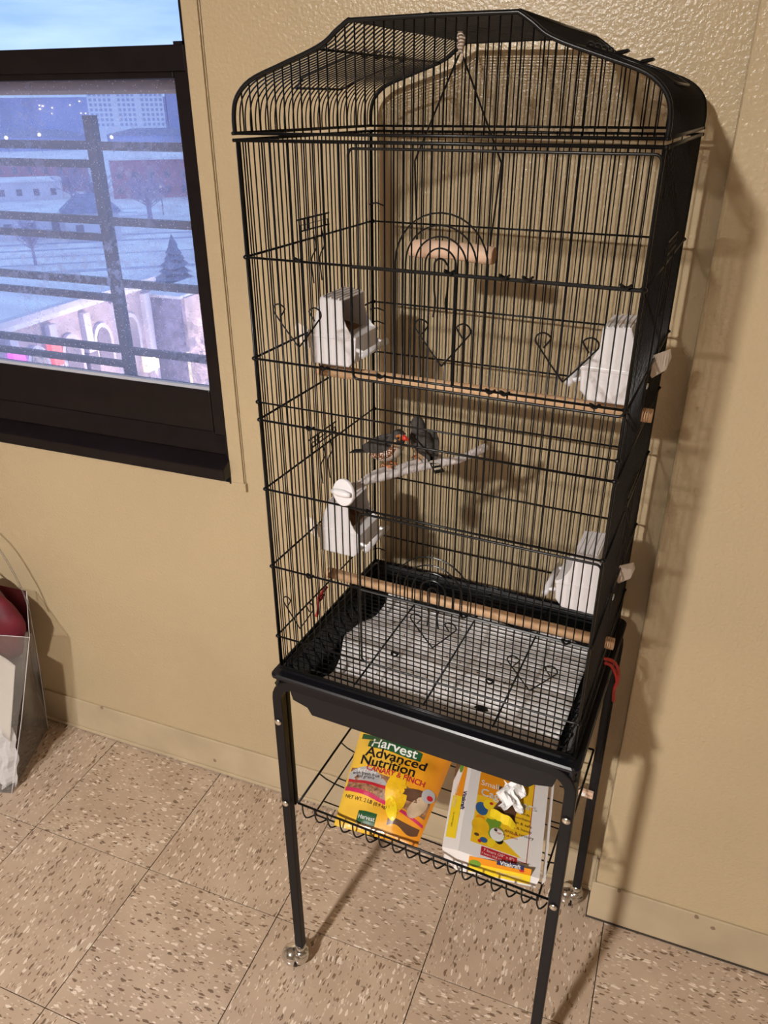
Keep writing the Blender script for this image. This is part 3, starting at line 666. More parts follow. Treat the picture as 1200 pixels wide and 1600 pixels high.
# ---- base tray
RW, RD = .2275, .1775
def loop(hu, hv, z, r, n=4):
    P = []
    for (cu, cv, a0) in ((hu - r, hv - r, 0), (-hu + r, hv - r, PI / 2), (-hu + r, -hv + r, PI), (hu - r, -hv + r, 1.5 * PI)):
        P += [(cu + r * math.cos(a0 + PI / 2 * k / n), cv + r * math.sin(a0 + PI / 2 * k / n), z) for k in range(n + 1)]
    return P
b = MB(); rings = [loop(.188, .138, .6455, .012), loop(.207, .157, .700, .014), loop(.210, .160, .7035, .014), loop(.2135, .1635, .7015, .014), loop(.2145, .1645, .6965, .014), loop(RW - .002, RD - .002, .6965, .010), loop(RW, RD, .694, .010), loop(RW, RD, .690, .010), loop(.212, .162, .688, .012), loop(.199, .150, .6415, .012)]
n = len(rings[0]); base_i = 0
for r_ in rings: b.v += r_
for i in range(len(rings) - 1):
    for k in range(n): b.f.append((i * n + k, i * n + (k + 1) % n, (i + 1) * n + (k + 1) % n, (i + 1) * n + k)); b.mi.append(0)
b.f.append(tuple(range(n))); b.mi.append(0); b.f.append(tuple((len(rings) - 1) * n + k for k in range(n))[::-1]); b.mi.append(0)
tray = b.build('base_tray', 'black_plastic', cage, False)
for k in range(11):      # ribs of the left inner wall
    v = -.11 + .022 * k
    for s in (-1, 1):
        q = MB(); q.tube([(s * .2035, v, .692), (s * .1905, v + .006, .653)], .0022, 4); q.build('tray_rib', 'black_plastic', tray)
b = MB(); fy = -.1595
prof = [(-.206, .690), (-.1950, .6505), (-.171, .6440), (-.164, .6320), (.164, .6320), (.171, .6400), (.1950, .6465), (.206, .690)]
b.prism(prof, 'y', fy - .009, fy)
b.build('slide_tray_front', 'tray_face', cage, bevel=.001)
b = MB(); b.box(-.163, .163, fy, .14, .6365, .6405); b.build('slide_tray_floor', 'black_plastic', cage)
for s in (-1, 1):
    for e in (-1, 1):
        q = MB(); q.tube([(s * .2165, e * .1675, .668), (s * .2165, e * .1675, .692)], .005, 8); q.build('corner_clip', 'black_plastic', tray)
# ---- pull-out floor grate
gz = .7015
q = MB(); q.tube([(-.203, -.150, gz), (.203, -.150, gz), (.203, .150, gz), (-.203, .150, gz)], .0014, 6, closed=True); grate = q.build('floor_grate', 'black_wire', cage)
for k in range(1, 30):
    rod('grate_bar', grate, (-.203, -.150 + .3 * k / 30, gz), WR, .406, rot=(0, PI / 2, 0))
for u in (-.1, .005, .105): rod('grate_brace', grate, (u, .150, gz - .0018), .0014, .3, rot=(PI / 2, 0, 0))

# ================================================================= things in the cage
# crumpled paper liner
def paper_fn(a, b_):
    u = -.181 + .366 * a; v = -.132 + .266 * b_
    rnd = math.sin(a * 23 + b_ * 7) * .0022 + math.sin(b_ * 31 - a * 5) * .0018 + math.sin(a * 9 + 2) * math.cos(b_ * 13) * .003
    lift = max(0, b_ - .86) * .05 + max(0, .10 - a) * .08 * (.4 + .6 * b_) + max(0, a - .93) * .06
    u += .012 * math.sin(b_ * 9) * (1 - a) * (1 if a < .05 else 0); v += .008 * math.sin(a * 17) * (1 if b_ > .97 else 0)
    return (u, v, .6510 + rnd + lift)
pl = thing('paper_liner', 'crumpled white paper liner on the cage tray floor', 'paper', (0, 0, .648))
b = MB(); b.grid(paper_fn, 48, 36); o = b.build('paper_sheet', 'paper', pl, True); sm = o.modifiers.new('thick', 'SOLIDIFY'); sm.thickness = .0006
rd = random.Random(21); q = MB()
for k in range(70):
    a, b_ = rd.uniform(.06, .94), rd.uniform(.1, .9); p = paper_fn(a, b_); q.ball((p[0], p[1], p[2] + .0008), (rd.uniform(.0008, .002), rd.uniform(.0008, .0018), .001), 6, 4)
o = q.build('droppings', 'seed', pl); o['kind'] = 'stuff'
# wooden dowel perches
def dowel(z, label, u0=-.222, u1=.2275, v=0.0, r=.0082):
    t = thing('wooden_perch', label, 'perch', (0, v, z), 'wooden dowel perches across the cage')
    q = MB(); q.tube([(u0 + .004, v, z), (u1 - .004, v, z)], r, 16, mi=0); q.build('dowel', 'wood', t, True)
    for u in (u0, u1):
        s = 1 if u > 0 else -1
        q = MB(); q.tube([(u - s * .010, v, z), (u, v, z)], r * 1.02, 16); e = q.build('notched_end', 'wood', t, True)
        for k in (-1, 0, 1):
            q = MB(); q.tube([(u - s * (.004 + .0028 * (k + 1)), v + r * 1.03 * math.cos(a), z + r * 1.03 * math.sin(a)) for a in [2 * PI * i / 14 for i in range(14)]], .0006, 4, closed=True); q.build('groove', 'end_grain', e)
dowel(1.1055, 'upper wooden dowel perch between the two upper white feeders')
dowel(.7705, 'lower wooden dowel perch just above the cage tray')
# swing
sw = thing('bird_swing', 'wire swing with thick pale wooden perch hanging from the cage roof', 'swing', (-.03, 0, 1.27))
q = MB(); q.tube([(-.085, 0, 1.2755), (-.075, 0, 1.2765), (-.03, 0, 1.277), (.012, 0, 1.2745), (.021, 0, 1.274)], [.0088, .0108, .0103, .0106, .0104], 16); q.build('perch', 'pale_wood', sw, True)
q = MB(); q.tube([(.0212, 0, 1.274), (.0222, 0, 1.274)], .0095, 16); q.build('perch_end', 'end_grain', sw)
for s, u, ub in ((-1, -.0811, -.076), (1, .0240, .0155)):
    q = MB(); q.tube([(-.0291, 0, 1.484), (u, 0, 1.374), (ub, 0, 1.276)], .0011, 6); q.build('hanger_wire', 'black_wire', sw)
q = MB(); q.tube([(-.030, 0, 1.502), (-.0285, .001, 1.492), (-.0295, 0, 1.482)], [.0022, .0034, .0026], 8); q.tube(smooth_path([(-.033, -.002, 1.503), (-.026, .002, 1.495), (-.032, -.001, 1.488), (-.0265, -.002, 1.481), (-.0275, -.001, 1.474)], 4), .0013, 6)
q.tube(smooth_path([(-.027, -.002, 1.503), (-.0335, .001, 1.496), (-.027, .002, 1.487), (-.0325, -.001, 1.480)], 4), .0013, 6); q.build('string_knot', 'rope', sw, True)
# feeders
FP = [(0, 0), (0, .035), (.010, .066), (.018, .0885), (.049, .086), (.0495, .0655), (.054, .054), (.060, .044), (.068, .038), (.066, .011), (.056, 0)]
def feeder(side, zb, label):
    v0, v1, t = -.037, .028, .0018
    U = lambda x: side * (W - .003 - x)
    th = thing('seed_feeder', label, 'feeder', (U(.02), 0, zb), 'white plastic feeders on the cage sides')
    q = MB()
    for va in (v0, v1 - t):
        poly = [(U(x), zb + z) for x, z in FP]; q.prism(poly, 'y', va, va + t)
    def strip(p0, p1, th_=t):
        (x0, z0), (x1, z1) = p0, p1; dx, dz = x1 - x0, z1 - z0; l_ = math.hypot(dx, dz); nx_, nz_ = -dz / l_ * th_, dx / l_ * th_
        q.prism([(U(x0), zb + z0), (U(x1), zb + z1), (U(x1 + nx_), zb + z1 + nz_), (U(x0 + nx_), zb + z0 + nz_)], 'y', v0, v1)
    strip((0, 0), (.056, 0)); strip((.056, 0), (.066, .011)); strip((.066, .011), (.068, .038))
    strip((.018, .0885), (.010, .066)); strip((.010, .066), (0, .035)); strip((0, .035), (0, 0)); strip((.049, .086), (.018, .0885))
    cup = q.build('cup', 'white_plastic', th, bevel=.0006)
    for k in range(5):
        x = .021 + .0058 * k; q = MB(); q.tube([(U(x), v0 + .001, zb + .0892 - (x - .018) * .08), (U(x), v1 - .001, zb + .0892 - (x - .018) * .08)], .0011, 5); q.build('top_rib', 'white_plastic', cup)
    q = MB(); q.box(min(U(.0), U(.0685)), max(U(0), U(.0685)), v0 - .0012, v1 + .0012, zb + .0355, zb + .0405); q.build('shoulder_band', 'white_plastic', cup, bevel=.001)
    q = MB(); q.tube([(U(.079), v0 - .006, zb + .020), (U(.079), v1 + .006, zb + .020)], .0042, 10); q.build('perch_rod', 'white_plastic', th, True)
    for v in (v0 + .004, v1 - .004): q = MB(); q.tube([(U(.066), v, zb + .024), (U(.079), v, zb + .020)], .0028, 6); q.build('rod_arm', 'white_plastic', th)
    q = MB(); q.hexa([(U(.003), v0 + .004, zb + .028), (U(.062), v0 + .004, zb + .030), (U(.062), v1 - .004, zb + .030), (U(.003), v1 - .004, zb + .028), (U(.006), v0 + .004, zb + .048), (U(.05), v0 + .004, zb + .040), (U(.05), v1 - .004, zb + .040), (U(.006), v1 - .004, zb + .048)]); q.build('seed_fill', 'seed', th)
    for va in ((v1 - .001,) if side > 0 else (v0 + .001,)):
        q = MB(); q.prism([(U(x * 1.2), zb + z) for x, z in ((.003, .026), (-.0045, .016), (-.0165, .028), (-.0195, .044), (-.0170, .053), (.003, .040))], 'y', va, va + .002); q.build('mounting_fin', 'flap_plastic', th, bevel=.0004)
    q = MB(); q.box(min(U(-.006), U(.002)), max(U(-.006), U(.002)), v0 + .02, v0 + .03, zb + .016, zb + .020); q.build('hook_tab', 'white_plastic', th)
feeder(-1, 1.1265, 'white plastic feeder with brown seed on the upper left cage side')
feeder(-1, .8355, 'white plastic feeder on the lower left cage side under the white disc')
feeder(1, 1.1265, 'white plastic feeder on the upper right cage side behind a heart scroll')
feeder(1, .8355, 'white plastic feeder on the lower right cage side just above the tray')
# forked sand perch with white wing nut disc
pk = thing('sanded_perch', 'grey forked sand perch bolted to the cage front by a white disc', 'perch', (-.10, -.163, 1.01))
A = [(-.1005, -.158, 1.0105), (-.0973, -.1448, 1.011), (-.0863, -.1199, 1.012), (-.0731, -.1061, 1.014), (-.0433, -.0764, 1.018), (-.0153, -.049, 1.021), (.0015, -.0374, 1.023), (.0160, -.011, 1.026), (.0249, .007, 1.028)]
q = MB(); pa = smooth_path(A, 4); q.tube(pa, [.0053 + .0010 * math.sin(i * .7) * .5 for i in range(len(pa))], 10); q.build('main_branch', 'sand_perch', pk, True)
Bp = [(-.0955, -.139, 1.0115), (-.0937, -.1269, 1.0115), (-.0934, -.1016, 1.010), (-.0858, -.0786, 1.009), (-.0685, -.0601, 1.009), (-.0596, -.0400, 1.009), (-.0315, -.0106, 1.010)]
q = MB(); pb = smooth_path(Bp, 4); q.tube(pb, .0042, 10); q.build('side_branch', 'sand_perch', pk, True)
q = MB(); nd = Vector((-.28, -.93, .18)).normalized(); c0 = Vector((-.0985, -.1665, 1.0135)); q.tube([c0, c0 + nd * .0035], [.0175, .0165], 24); dsc = q.build('washer_disc', 'white_plastic', pk, True, bevel=.0006)
ux = nd.cross(Vector((0, 0, 1))).normalized(); q = MB(); c1 = c0 + nd * .0065; tl = (ux * .97 + Vector((0, 0, -.12))).normalized()
q.tube([c1 - tl * .016, c1 - tl * .006, c1 + tl * .006, c1 + tl * .0155], [.0028, .0048, .0048, .0028], 10, flat=(1.0, .9)); q.build('wing_nut', 'white_plastic', dsc, True)
# ---- finches
def finch(name, label, foot, yaw, pitch, scale, male):
    org = foot
    t = thing(name, label, 'bird', org, 'pair of finches on the sand perch')
    R = Matrix.Rotation(yaw, 3, 'Z') @ Matrix.Rotation(-pitch, 3, 'Y')
    hip = Vector((0, 0, .012))
    def X(p):
        q = R @ (Vector(p) - hip) + hip
        return (foot[0] + q.x * scale, foot[1] + q.y * scale, foot[2] + q.z * scale)
    spine = [(-.036, .0215, .0035), (-.031, .0215, .0075), (-.024, .0215, .0115), (-.014, .0225, .0158), (-.002, .0250, .0180), (.009, .0295, .0168), (.0145, .0350, .0137), (.0175, .0400, .0118), (.0205, .0445, .0115), (.0240, .0475, .0102), (.0270, .0490, .0080), (.0293, .0496, .0045), (.0304, .0497, .0006)]
    P = smooth_path([(x, 0, z) for x, z, r in spine], 3); RR = smooth_path([(r, 0, 0) for x, z, r in spine], 3)
    q = MB(); n = 20; m = len(P)
    for i in range(m):
        tg = (P[min(i + 1, m - 1)] - P[max(i - 1, 0)]).normalized(); side = Vector((0, 1, 0)); up = side.cross(tg) * -1
        if up.z < 0: up = -up
        r = max(.0004, RR[i].x)
        for k in range(n):
            a = 2 * PI * k / n; q.v.append(X(P[i] + up * math.cos(a) * r + side * math.sin(a) * r * .92))
    for i in range(m - 1):
        f = i / (m - 1)
        for k in range(n):
            a = 2 * PI * (k + .5) / n; c = math.cos(a); s = abs(math.sin(a)); mi = 0
            if f < .68:
                if c < -.62: mi = 1
                elif c < .12: mi = (3 if male and f < .52 else (2 if f > .1 else 1))
                if f < .12 and c < .3: mi = 1
            if .58 < f < .68 and c < -.2: mi = 5 if male else 0
            if male and .74 < f < .88 and s > .72 and -.6 < c < .45: mi = 4
            if .86 < f < .93 and s > .5 and c < .2: mi = 1
            q.f.append((i * n + k, i * n + (k + 1) % n, (i + 1) * n + (k + 1) % n, (i + 1) * n + k)); q.mi.append(mi)
    body = q.build('body', ['bird_grey', 'bird_white', 'bird_tan', 'bird_flank', 'bird_orange', 'bird_black'], t, True)
    q = MB(); q.tube([X((.0285, 0, .0452)), X((.0335, 0, .0432)), X((.0395, 0, .0408))], [.0046 * scale, .0034 * scale, .0004], 10); q.build('beak', 'beak_red', t, True)
    for s in (-1, 1):
        q = MB(); q.ball(X((.0262, s * .0092, .0470)), .0016 * scale, 8, 6); q.build('eye', 'bird_black', t, True)
        pts = [(.009, s * .0130, .0360), (.002, s * .0160, .0335), (-.014, s * .0140, .0310), (-.028, s * .0085, .0270), (-.040, s * .0045, .0235)]
        q = MB(); pw = [X(p) for p in smooth_path(pts, 4)]; nn = len(pw)
        rr = [(.0035 + .0075 * math.sin(PI * min(1, .12 + .80 * i / (nn - 1)))) * scale * (1 if i < nn - 1 else .25) for i in range(nn)]
        q.tube(pw, rr, 10, flat=(1, .28)); q.build('wing', 'bird_grey', t, True)
        q = MB(); f0 = Vector((foot[0], foot[1], foot[2])); hp = X((-.002, s * .006, .013)); ft = (foot[0] + (R @ Vector((0, s * .007, 0))).x * scale, foot[1] + (R @ Vector((0, s * .007, 0))).y * scale, foot[2] + .001)
        q.tube([hp, ((hp[0] + ft[0]) / 2 - .001, (hp[1] + ft[1]) / 2, (hp[2] + ft[2]) / 2), ft], [.0014, .0012, .0012], 6)
        for da in (-.5, 0, .5, PI):
            dv = Matrix.Rotation(yaw + da, 3, 'Z') @ Vector((.008, 0, 0)); q.tube([ft, (ft[0] + dv.x * .7, ft[1] + dv.y * .7, ft[2] + .001), (ft[0] + dv.x, ft[1] + dv.y, ft[2] - .002)], [.0011, .001, .0006], 5)
        q.build('leg', 'bird_leg', t)
    q = MB()
    for k in range(5):
        o_ = (k - 2) * .0018
        q.hexa([X((-.030, o_ - .002, .0195)), X((-.030, o_ + .002, .0195)), X((-.064, o_ * 1.5 + .0024, .0165)), X((-.064, o_ * 1.5 - .0024, .0165)), X((-.030, o_ - .002, .0215)), X((-.030, o_ + .002, .0215)), X((-.064, o_ * 1.5 + .0024, .0178)), X((-.064, o_ * 1.5 - .0024, .0178))])
    tl_ = q.build('tail', 'bird_black', t)
    for k in range(0 if male else 3):
        x = -.040 - .008 * k; q = MB()
        q.hexa([X((x, -.0055, .0178)), X((x, .0055, .0178)), X((x - .0025, .0055, .0176)), X((x - .0025, -.0055, .0176)), X((x, -.0055, .0222 - .001 * k)), X((x, .0055, .0222 - .001 * k)), X((x - .0025, .0055, .0218 - .001 * k)), X((x - .0025, -.0055, .0218 - .001 * k))]); q.build('tail_bar', 'bird_white', tl_)
    return t
finch('zebra_finch', 'finch with orange cheek, red beak and spotted flank facing right', (-.0815, -.0735, 1.0145), -.12, .14, .90, True)
finch('zebra_finch', 'dark grey finch seen from behind with tail over the perch', (-.0525, -.0340, 1.0145), PI - .74, .22, .90, False)
# red ties
tie = thing('red_tie', 'red twist tie knotted on the left cage side near the tray', 'tie', (-.217, -.04, .74))
q = MB(); q.tube(smooth_path([(-.2175, -.014, .752), (-.2195, -.028, .748), (-.2185, -.042, .744), (-.2165, -.046, .728), (-.2185, -.050, .718)], 4), .0026, 6); q.build('strand', 'red_tie', tie, True)
q = MB(); q.tube(smooth_path([(-.2185, -.040, .742), (-.221, -.030, .736), (-.2185, -.022, .744)], 4), .0022, 6); q.build('loop', 'red_tie', tie, True)
tie = thing('red_tie', 'red twist tie dangling from the right cage side by the tray', 'tie', (.22, .02, .72))
q = MB(); q.tube(smooth_path([(.2165, .012, .733), (.228, .018, .728), (.2365, .024, .712), (.2385, .026, .690), (.2355, .028, .672), (.2375, .03, .648)], 5), .0026, 6); q.build('strand', 'red_tie', tie, True)
q = MB(); q.tube(smooth_path([(.2165, .030, .712), (.226, .028, .712), (.2345, .026, .700), (.2385, .026, .686)], 5), .0026, 6); q.build('loop', 'red_tie', tie, True)
# wooden clothespin behind the rear leg
cp = thing('wooden_clothespin', 'pale wooden clothespin clipped on the rear right stand leg', 'clothespin', (.209, .155, .335))
for k, dz in enumerate((-.0042, .0042)):
    q = MB(); q.box(.190, .222, .1535, .1605, .3165 + dz - .0032, .3165 + dz + .0032); q.build('jaw', 'pale_wood', cp, bevel=.0008)
q = MB(); q.tube([(.205, .152, .3165), (.205, .162, .3165)], .0045, 10); q.build('spring', 'chrome', cp)

# ================================================================= printed packages
def text_mesh(s, size):
    cu = bpy.data.curves.new('t', 'FONT'); cu.body = s; cu.size = size; cu.align_x = 'CENTER'; cu.align_y = 'CENTER'; cu.resolution_u = 3
    o = bpy.data.objects.new('t', cu); C.objects.link(o); dg = bpy.context.evaluated_depsgraph_get(); me = bpy.data.meshes.new_from_object(o.evaluated_get(dg))
    v = [tuple(q.co) for q in me.vertices]; f = [tuple(p.vertices) for p in me.polygons]
    bpy.data.objects.remove(o); bpy.data.curves.remove(cu); bpy.data.meshes.remove(me); return v, f
def print_text(S, s, a, b_, size, m, parent, rot=0., lift=.0006, sx=1., name='printed_text', bold=0.):
    v, f = text_mesh(s, size); q = MB(); c, sn = math.cos(rot), math.sin(rot)
    for dx, dy in ([(0, 0)] if not bold else [(0, 0), (bold, 0), (0, bold), (bold, bold)]):
        k = len(q.v); q.v += [S(a + ((x * sx + dx) * c - (y + dy) * sn), b_ + ((x * sx + dx) * sn + (y + dy) * c), lift + dx * .02) for x, y, z in v]; q.f += [tuple(i + k for i in g) for g in f]; q.mi += [0] * len(f)
    return q.build(name, m, parent, fix=False)
def print_poly(S, pts, m, parent, lift=.0004, name='printed_shape'):
    q = MB()
    if len(pts) == 4:
        p = [Vector(t) for t in pts]; q.grid(lambda a, c: S(*(p[0].lerp(p[1], a).lerp(p[3].lerp(p[2], a), c)), lift), 8, 8)
    else: q.quad([S(a, b_, lift) for a, b_ in pts])
    return q.build(name, m, parent, fix=False)
def blob(a, b_, ra, rb, n=18, rot=0.):
    return [(a + ra * math.cos(t) * math.cos(rot) - rb * math.sin(t) * math.sin(rot), b_ + ra * math.cos(t) * math.sin(rot) + rb * math.sin(t) * math.cos(rot)) for t in [2 * PI * k / n for k in range(n)]]
def fan(S, pts, m, parent, lift=.0004, name='printed_shape'):
    q = MB(); ca = sum(p[0] for p in pts) / len(pts); cb = sum(p[1] for p in pts) / len(pts); k = len(pts)
    rings = 4
    q.v.append(S(ca, cb, lift))
    for r in range(1, rings + 1): q.v += [S(ca + (a - ca) * r / rings, cb + (b_ - cb) * r / rings, lift) for a, b_ in pts]
    for i in range(k): q.f.append((0, 1 + i, 1 + (i + 1) % k)); q.mi.append(0)
    for r in range(1, rings):
        for i in range(k): q.f.append((1 + (r - 1) * k + i, 1 + r * k + i, 1 + r * k + (i + 1) % k, 1 + (r - 1) * k + (i + 1) % k)); q.mi.append(0)
    return q.build(name, m, parent, fix=False)
for nm, c_ in (('ink_green', (.02, .09, .03)), ('ink_black', (.015, .012, .012)), ('ink_white', (.80, .78, .74)), ('ink_red', (.48, .02, .03)), ('ink_brown', (.11, .05, .025)), ('ink_yellow', (.80, .46, .015)), ('ink_lemon', (.86, .62, .02)), ('ink_pink', (.55, .03, .10)), ('ink_grey', (.42, .40, .40)),
               ('ink_tan', (.55, .40, .26)), ('ink_leaf', (.16, .30, .03)), ('ink_blue', (.03, .10, .25)), ('ink_navy', (.02, .025, .09)), ('ink_orange', (.78, .28, .01)), ('ink_cream', (.72, .6, .45))):
    mat(nm, c_, .3, noise=(60, .12) if nm in ('ink_brown', 'ink_tan', 'ink_yellow') else None)
# ---- seed bag
sb = thing('seed_bag', 'glossy yellow and orange bird seed bag lying in the wire basket', 'bag', (-.08, -.05, .39))
BL, BRt, TL, TR = Vector((-.142, -.157, .397)), Vector((-.003, -.141, .397)), Vector((-.187, .078, .470)), Vector((.000, .082, .470))
def bag_pt(a, b_): return BL * (1 - a) * (1 - b_) + BRt * a * (1 - b_) + TL * (1 - a) * b_ + TR * a * b_
def bag_h(a, b_):
    e = max(0., min(a, 1 - a)) * 2; g_ = max(0., min(b_ * 1.1, (1 - b_) * 1.3, .5)) * 2
    wr = .0012 * math.sin(a * 19 + b_ * 11) + .0009 * math.sin(b_ * 37 - a * 6) + .0016 * math.sin(a * 7 - b_ * 23)
    return (.024 * min(1, e * 1.5) ** .55 * min(1, g_) ** .5 + wr * min(1, e * 4) * min(1, b_ * 6))
BW, BH = .160, .252
def bagS(x, y, lift):       # metres across and up the bag face
    a, b_ = x / BW, y / BH; a = min(1, max(0, a)); b_ = min(1, max(0, b_)); p = bag_pt(a, b_); nrm = Vector((.02, -.30, .95)).normalized(); p = p + nrm * (bag_h(a, b_) + lift); return tuple(p)
def bag_mat():
    m = mat('bag_foil', (.75, .42, .03), .22, spec=.6, coat=.6, bump=(45, .35)); n, l = m.node_tree.nodes, m.node_tree.links
    uv = n.new('ShaderNodeUVMap'); sp = n.new('ShaderNodeSeparateXYZ'); l.new(uv.outputs['UV'], sp.inputs['Vector'])
    nz_ = n.new('ShaderNodeTexNoise'); nz_.inputs['Scale'].default_value = 5; l.new(uv.outputs['UV'], nz_.inputs['Vector'])
    r = n.new('ShaderNodeValToRGB'); e = r.color_ramp.elements; e[0].position = 0; e[0].color = (.80, .50, .05, 1); e[1].position = 1; e[1].color = (.75, .27, .02, 1)
    x = e.new(.45); x.color = (.82, .47, .05, 1)
    x = e.new(.7); x.color = (.80, .36, .015, 1)
    ad = n.new('ShaderNodeMath'); ad.operation = 'MULTIPLY_ADD'; ad.inputs[1].default_value = .35; l.new(nz_.outputs['Fac'], ad.inputs[0]); l.new(sp.outputs['X'], ad.inputs[2])
    su = n.new('ShaderNodeMath'); su.operation = 'SUBTRACT'; su.inputs[1].default_value = .1; l.new(ad.outputs[0], su.inputs[0])
    l.new(su.outputs[0], r.inputs['Fac']); l.new(r.outputs['Color'], n['Principled BSDF'].inputs['Base Color'])
bag_mat()
b = MB(); na, nb_ = 36, 48
b.grid(lambda a, c: bagS(a * BW, c * BH, 0), na, nb_)
def bag_bot(a, c):
    p = bag_pt(a, c); k = bag_h(a, c); q = p - Vector((.0, .0, 1)) * (k * 1.2); z = max(.3885, q.z); return (q.x, q.y, z if 0 < a < 1 and 0 < c < 1 else bagS(a * BW, c * BH, 0)[2])
b.grid(bag_bot, na, nb_, flip=True)
bag = b.build('bag_body', 'bag_foil', sb, True)
uvl = bag.data.uv_layers.new(name='UVMap')
for lp in bag.data.loops:
    i = lp.vertex_index % ((na + 1) * (nb_ + 1)); uvl.data[lp.index].uv = ((i % (na + 1)) / na, (i // (na + 1)) / nb_)
def bp(a, y): return (a * BW, y * BH)
def patch(pts, m, lift, sub=14, name='printed_shape'):
    # strip between lower and upper outlines: pts = list of (a, y_low, y_high)
    q = MB(); n_ = len(pts)
    for k in range(n_ - 1):
        for i in range(4):
            for (s0, s1) in ((i / 4, (i + 1) / 4),):
                (a0, l0, h0), (a1, l1, h1) = pts[k], pts[k + 1]
                q.quad([bagS(a0 * BW, (l0 + (h0 - l0) * s0) * BH, lift), bagS(a1 * BW, (l1 + (h1 - l1) * s0) * BH, lift), bagS(a1 * BW, (l1 + (h1 - l1) * s1) * BH, lift), bagS(a0 * BW, (l0 + (h0 - l0) * s1) * BH, lift)])
    return q.build(name, m, bag, fix=False)
lin = [k / 16 for k in range(17)]
mat('seed_print', (.30, .15, .08), .3, noise=(170, .6))
patch([(.03 + .94 * x, .235 - .05 * x * x, .40 + .01 * math.sin(x * 5) - .06 * x) for x in lin], 'seed_print', .0004)
patch([(.02 + .55 * x, .315, .325 + .09 * math.sin(PI * min(1, x + .15))) for x in lin], 'ink_grey', .0006)
patch([(.03 + .5 * x, .300 - .01 * x, .320 - .01 * x) for x in lin], 'ink_red', .0007)
patch([(.02 + .96 * x, .205 + .03 * (1 - x) - .075 * x * x, .233 + .03 * (1 - x) - .085 * x * x) for x in lin], 'ink_pink', .0009)
patch([(.15 + .58 * x, .560 - .012 * x, .612 + .02 * math.sin(PI * x)) for x in lin], 'ink_green', .0006)
patch([(.05 + .3 * x, .62, .66) for x in lin], 'ink_green', .0006)
print_text(bagS, 'Harvest', .43 * BW, .590 * BH, .0235, 'ink_white', bag, -.02, .0011, 1.08, bold=.0006)
print_text(bagS, 'Advanced', .48 * BW, .520 * BH, .0245, 'ink_black', bag, 0, .0011, 1.1, bold=.0007)
print_text(bagS, 'Nutrition', .42 * BW, .455 * BH, .0235, 'ink_black', bag, 0, .0012, 1.1, bold=.0007)
print_text(bagS, 'CANARY & FINCH', .53 * BW, .405 * BH, .0135, 'ink_red', bag, -.02, .0013, .95, bold=.0004)
for i, s in enumerate(('Bird Food', 'with fresh fruit', 'and grains')): print_text(bagS, s, .22 * BW, (.385 - .020 * i) * BH, .0085, 'ink_white' if i == 0 else 'ink_black', bag, 0, .0013)
print_text(bagS, 'NET WT. 2 LB (0.9 kg)', .30 * BW, .190 * BH, .0085, 'ink_black', bag, -.04, .0013)
fan(bagS, blob(.60 * BW, .285 * BH, .019, .033, rot=.25), 'ink_yellow', bag, .0011); fan(bagS, blob(.585 * BW, .375 * BH, .0135, .013), 'ink_yellow', bag, .0012)
fan(bagS, blob(.60 * BW, .185 * BH, .010, .022, rot=.5), 'ink_lemon', bag, .0012)
fan(bagS, blob(.80 * BW, .315 * BH, .026, .011, rot=.15), 'ink_brown', bag, .0011); fan(bagS, blob(.925 * BW, .345 * BH, .011, .012), 'ink_grey', bag, .0012); fan(bagS, blob(.945 * BW, .335 * BH, .005, .0045), 'ink_red', bag, .0014)
fan(bagS, blob(.86 * BW, .245 * BH, .013, .022, rot=-.4), 'ink_tan', bag, .0011)
patch([(.60 + .36 * x, .075 + .02 * math.sin(6 * x), .135 - .02 * x) for x in lin], 'ink_brown', .0005)
patch([(.25 + .22 * x, .045, .125) for x in lin], 'ink_green', .0006)
print_text(bagS, 'Harvest', .36 * BW, .085 * BH, .010, 'ink_white', bag, 0, .0012); print_text(bagS, 'Advanced', .40 * BW, .030 * BH, .015, 'ink_cream', bag, 0, .0012, .9)
# ---- cage liner box
bx = thing('liner_box', 'torn white and yellow box of cage liners in the wire basket', 'box', (.10, -.04, .39))
fl_, fr_, br_, bl_ = Vector((.0640, -.139, .424)), Vector((.1875, -.119, .403)), Vector((.150, .092, .403)), Vector((.0190, .070, .424))
fl0, bl0 = Vector((.0345, -.128, .405)), Vector((-.0125, .078, .405))
dn = Vector((-.002, .004, -.0165))
# normal of the top face
ex = (fr_ - fl_); ey = (bl_ - fl_); bn = ex.cross(ey).normalized(); XW, XH = ex.length, ey.length
mat('box_card', (.78, .74, .72), .45); mat('box_yellow', (.82, .50, .02), .3)
q = MB()
z0 = .3885
def low(p): return (p.x, p.y, z0)
q.grid(lambda a, c: fl_ + ex * a + ey * c + (br_ - bl_ - ex) * a * c, 12, 12); q.quad([fl0, fl_, bl_, bl0])
frl = Vector((fr_.x - .004, fr_.y - .006, z0)); fll = Vector((fl_.x + .001, fl_.y - .010, z0 + .004)); fl0l = Vector((fl0.x + .004, fl0.y - .004, z0))
q.quad([fll, frl, fr_, fl_]); q.quad([fl0l, fll, fl_, fl0]); q.quad([frl, low(br_), br_, fr_]); q.quad([fl0l, fl0, bl0, low(bl0)]); q.quad([low(bl0), bl0, bl_, br_, low(br_)]); q.quad([fl0l, low(bl0), low(br_), frl, fll])
box = q.build('carton', 'box_card', bx)
fr2 = fr_ + Vector((.0075, .004, -.004)); br2 = br_ + Vector((.0075, .004, -.004))
q = MB(); q.hexa([fr2 + Vector((-.004, 0, -.010)), fr2 + Vector((-.003, 0, -.010)), br2 + Vector((-.003, 0, -.010)), br2 + Vector((-.004, 0, -.010)), fr2, fr2 + Vector((.001, 0, 0)), br2 + Vector((.001, 0, 0)), br2]); q.build('end_flap', 'box_card', bx)
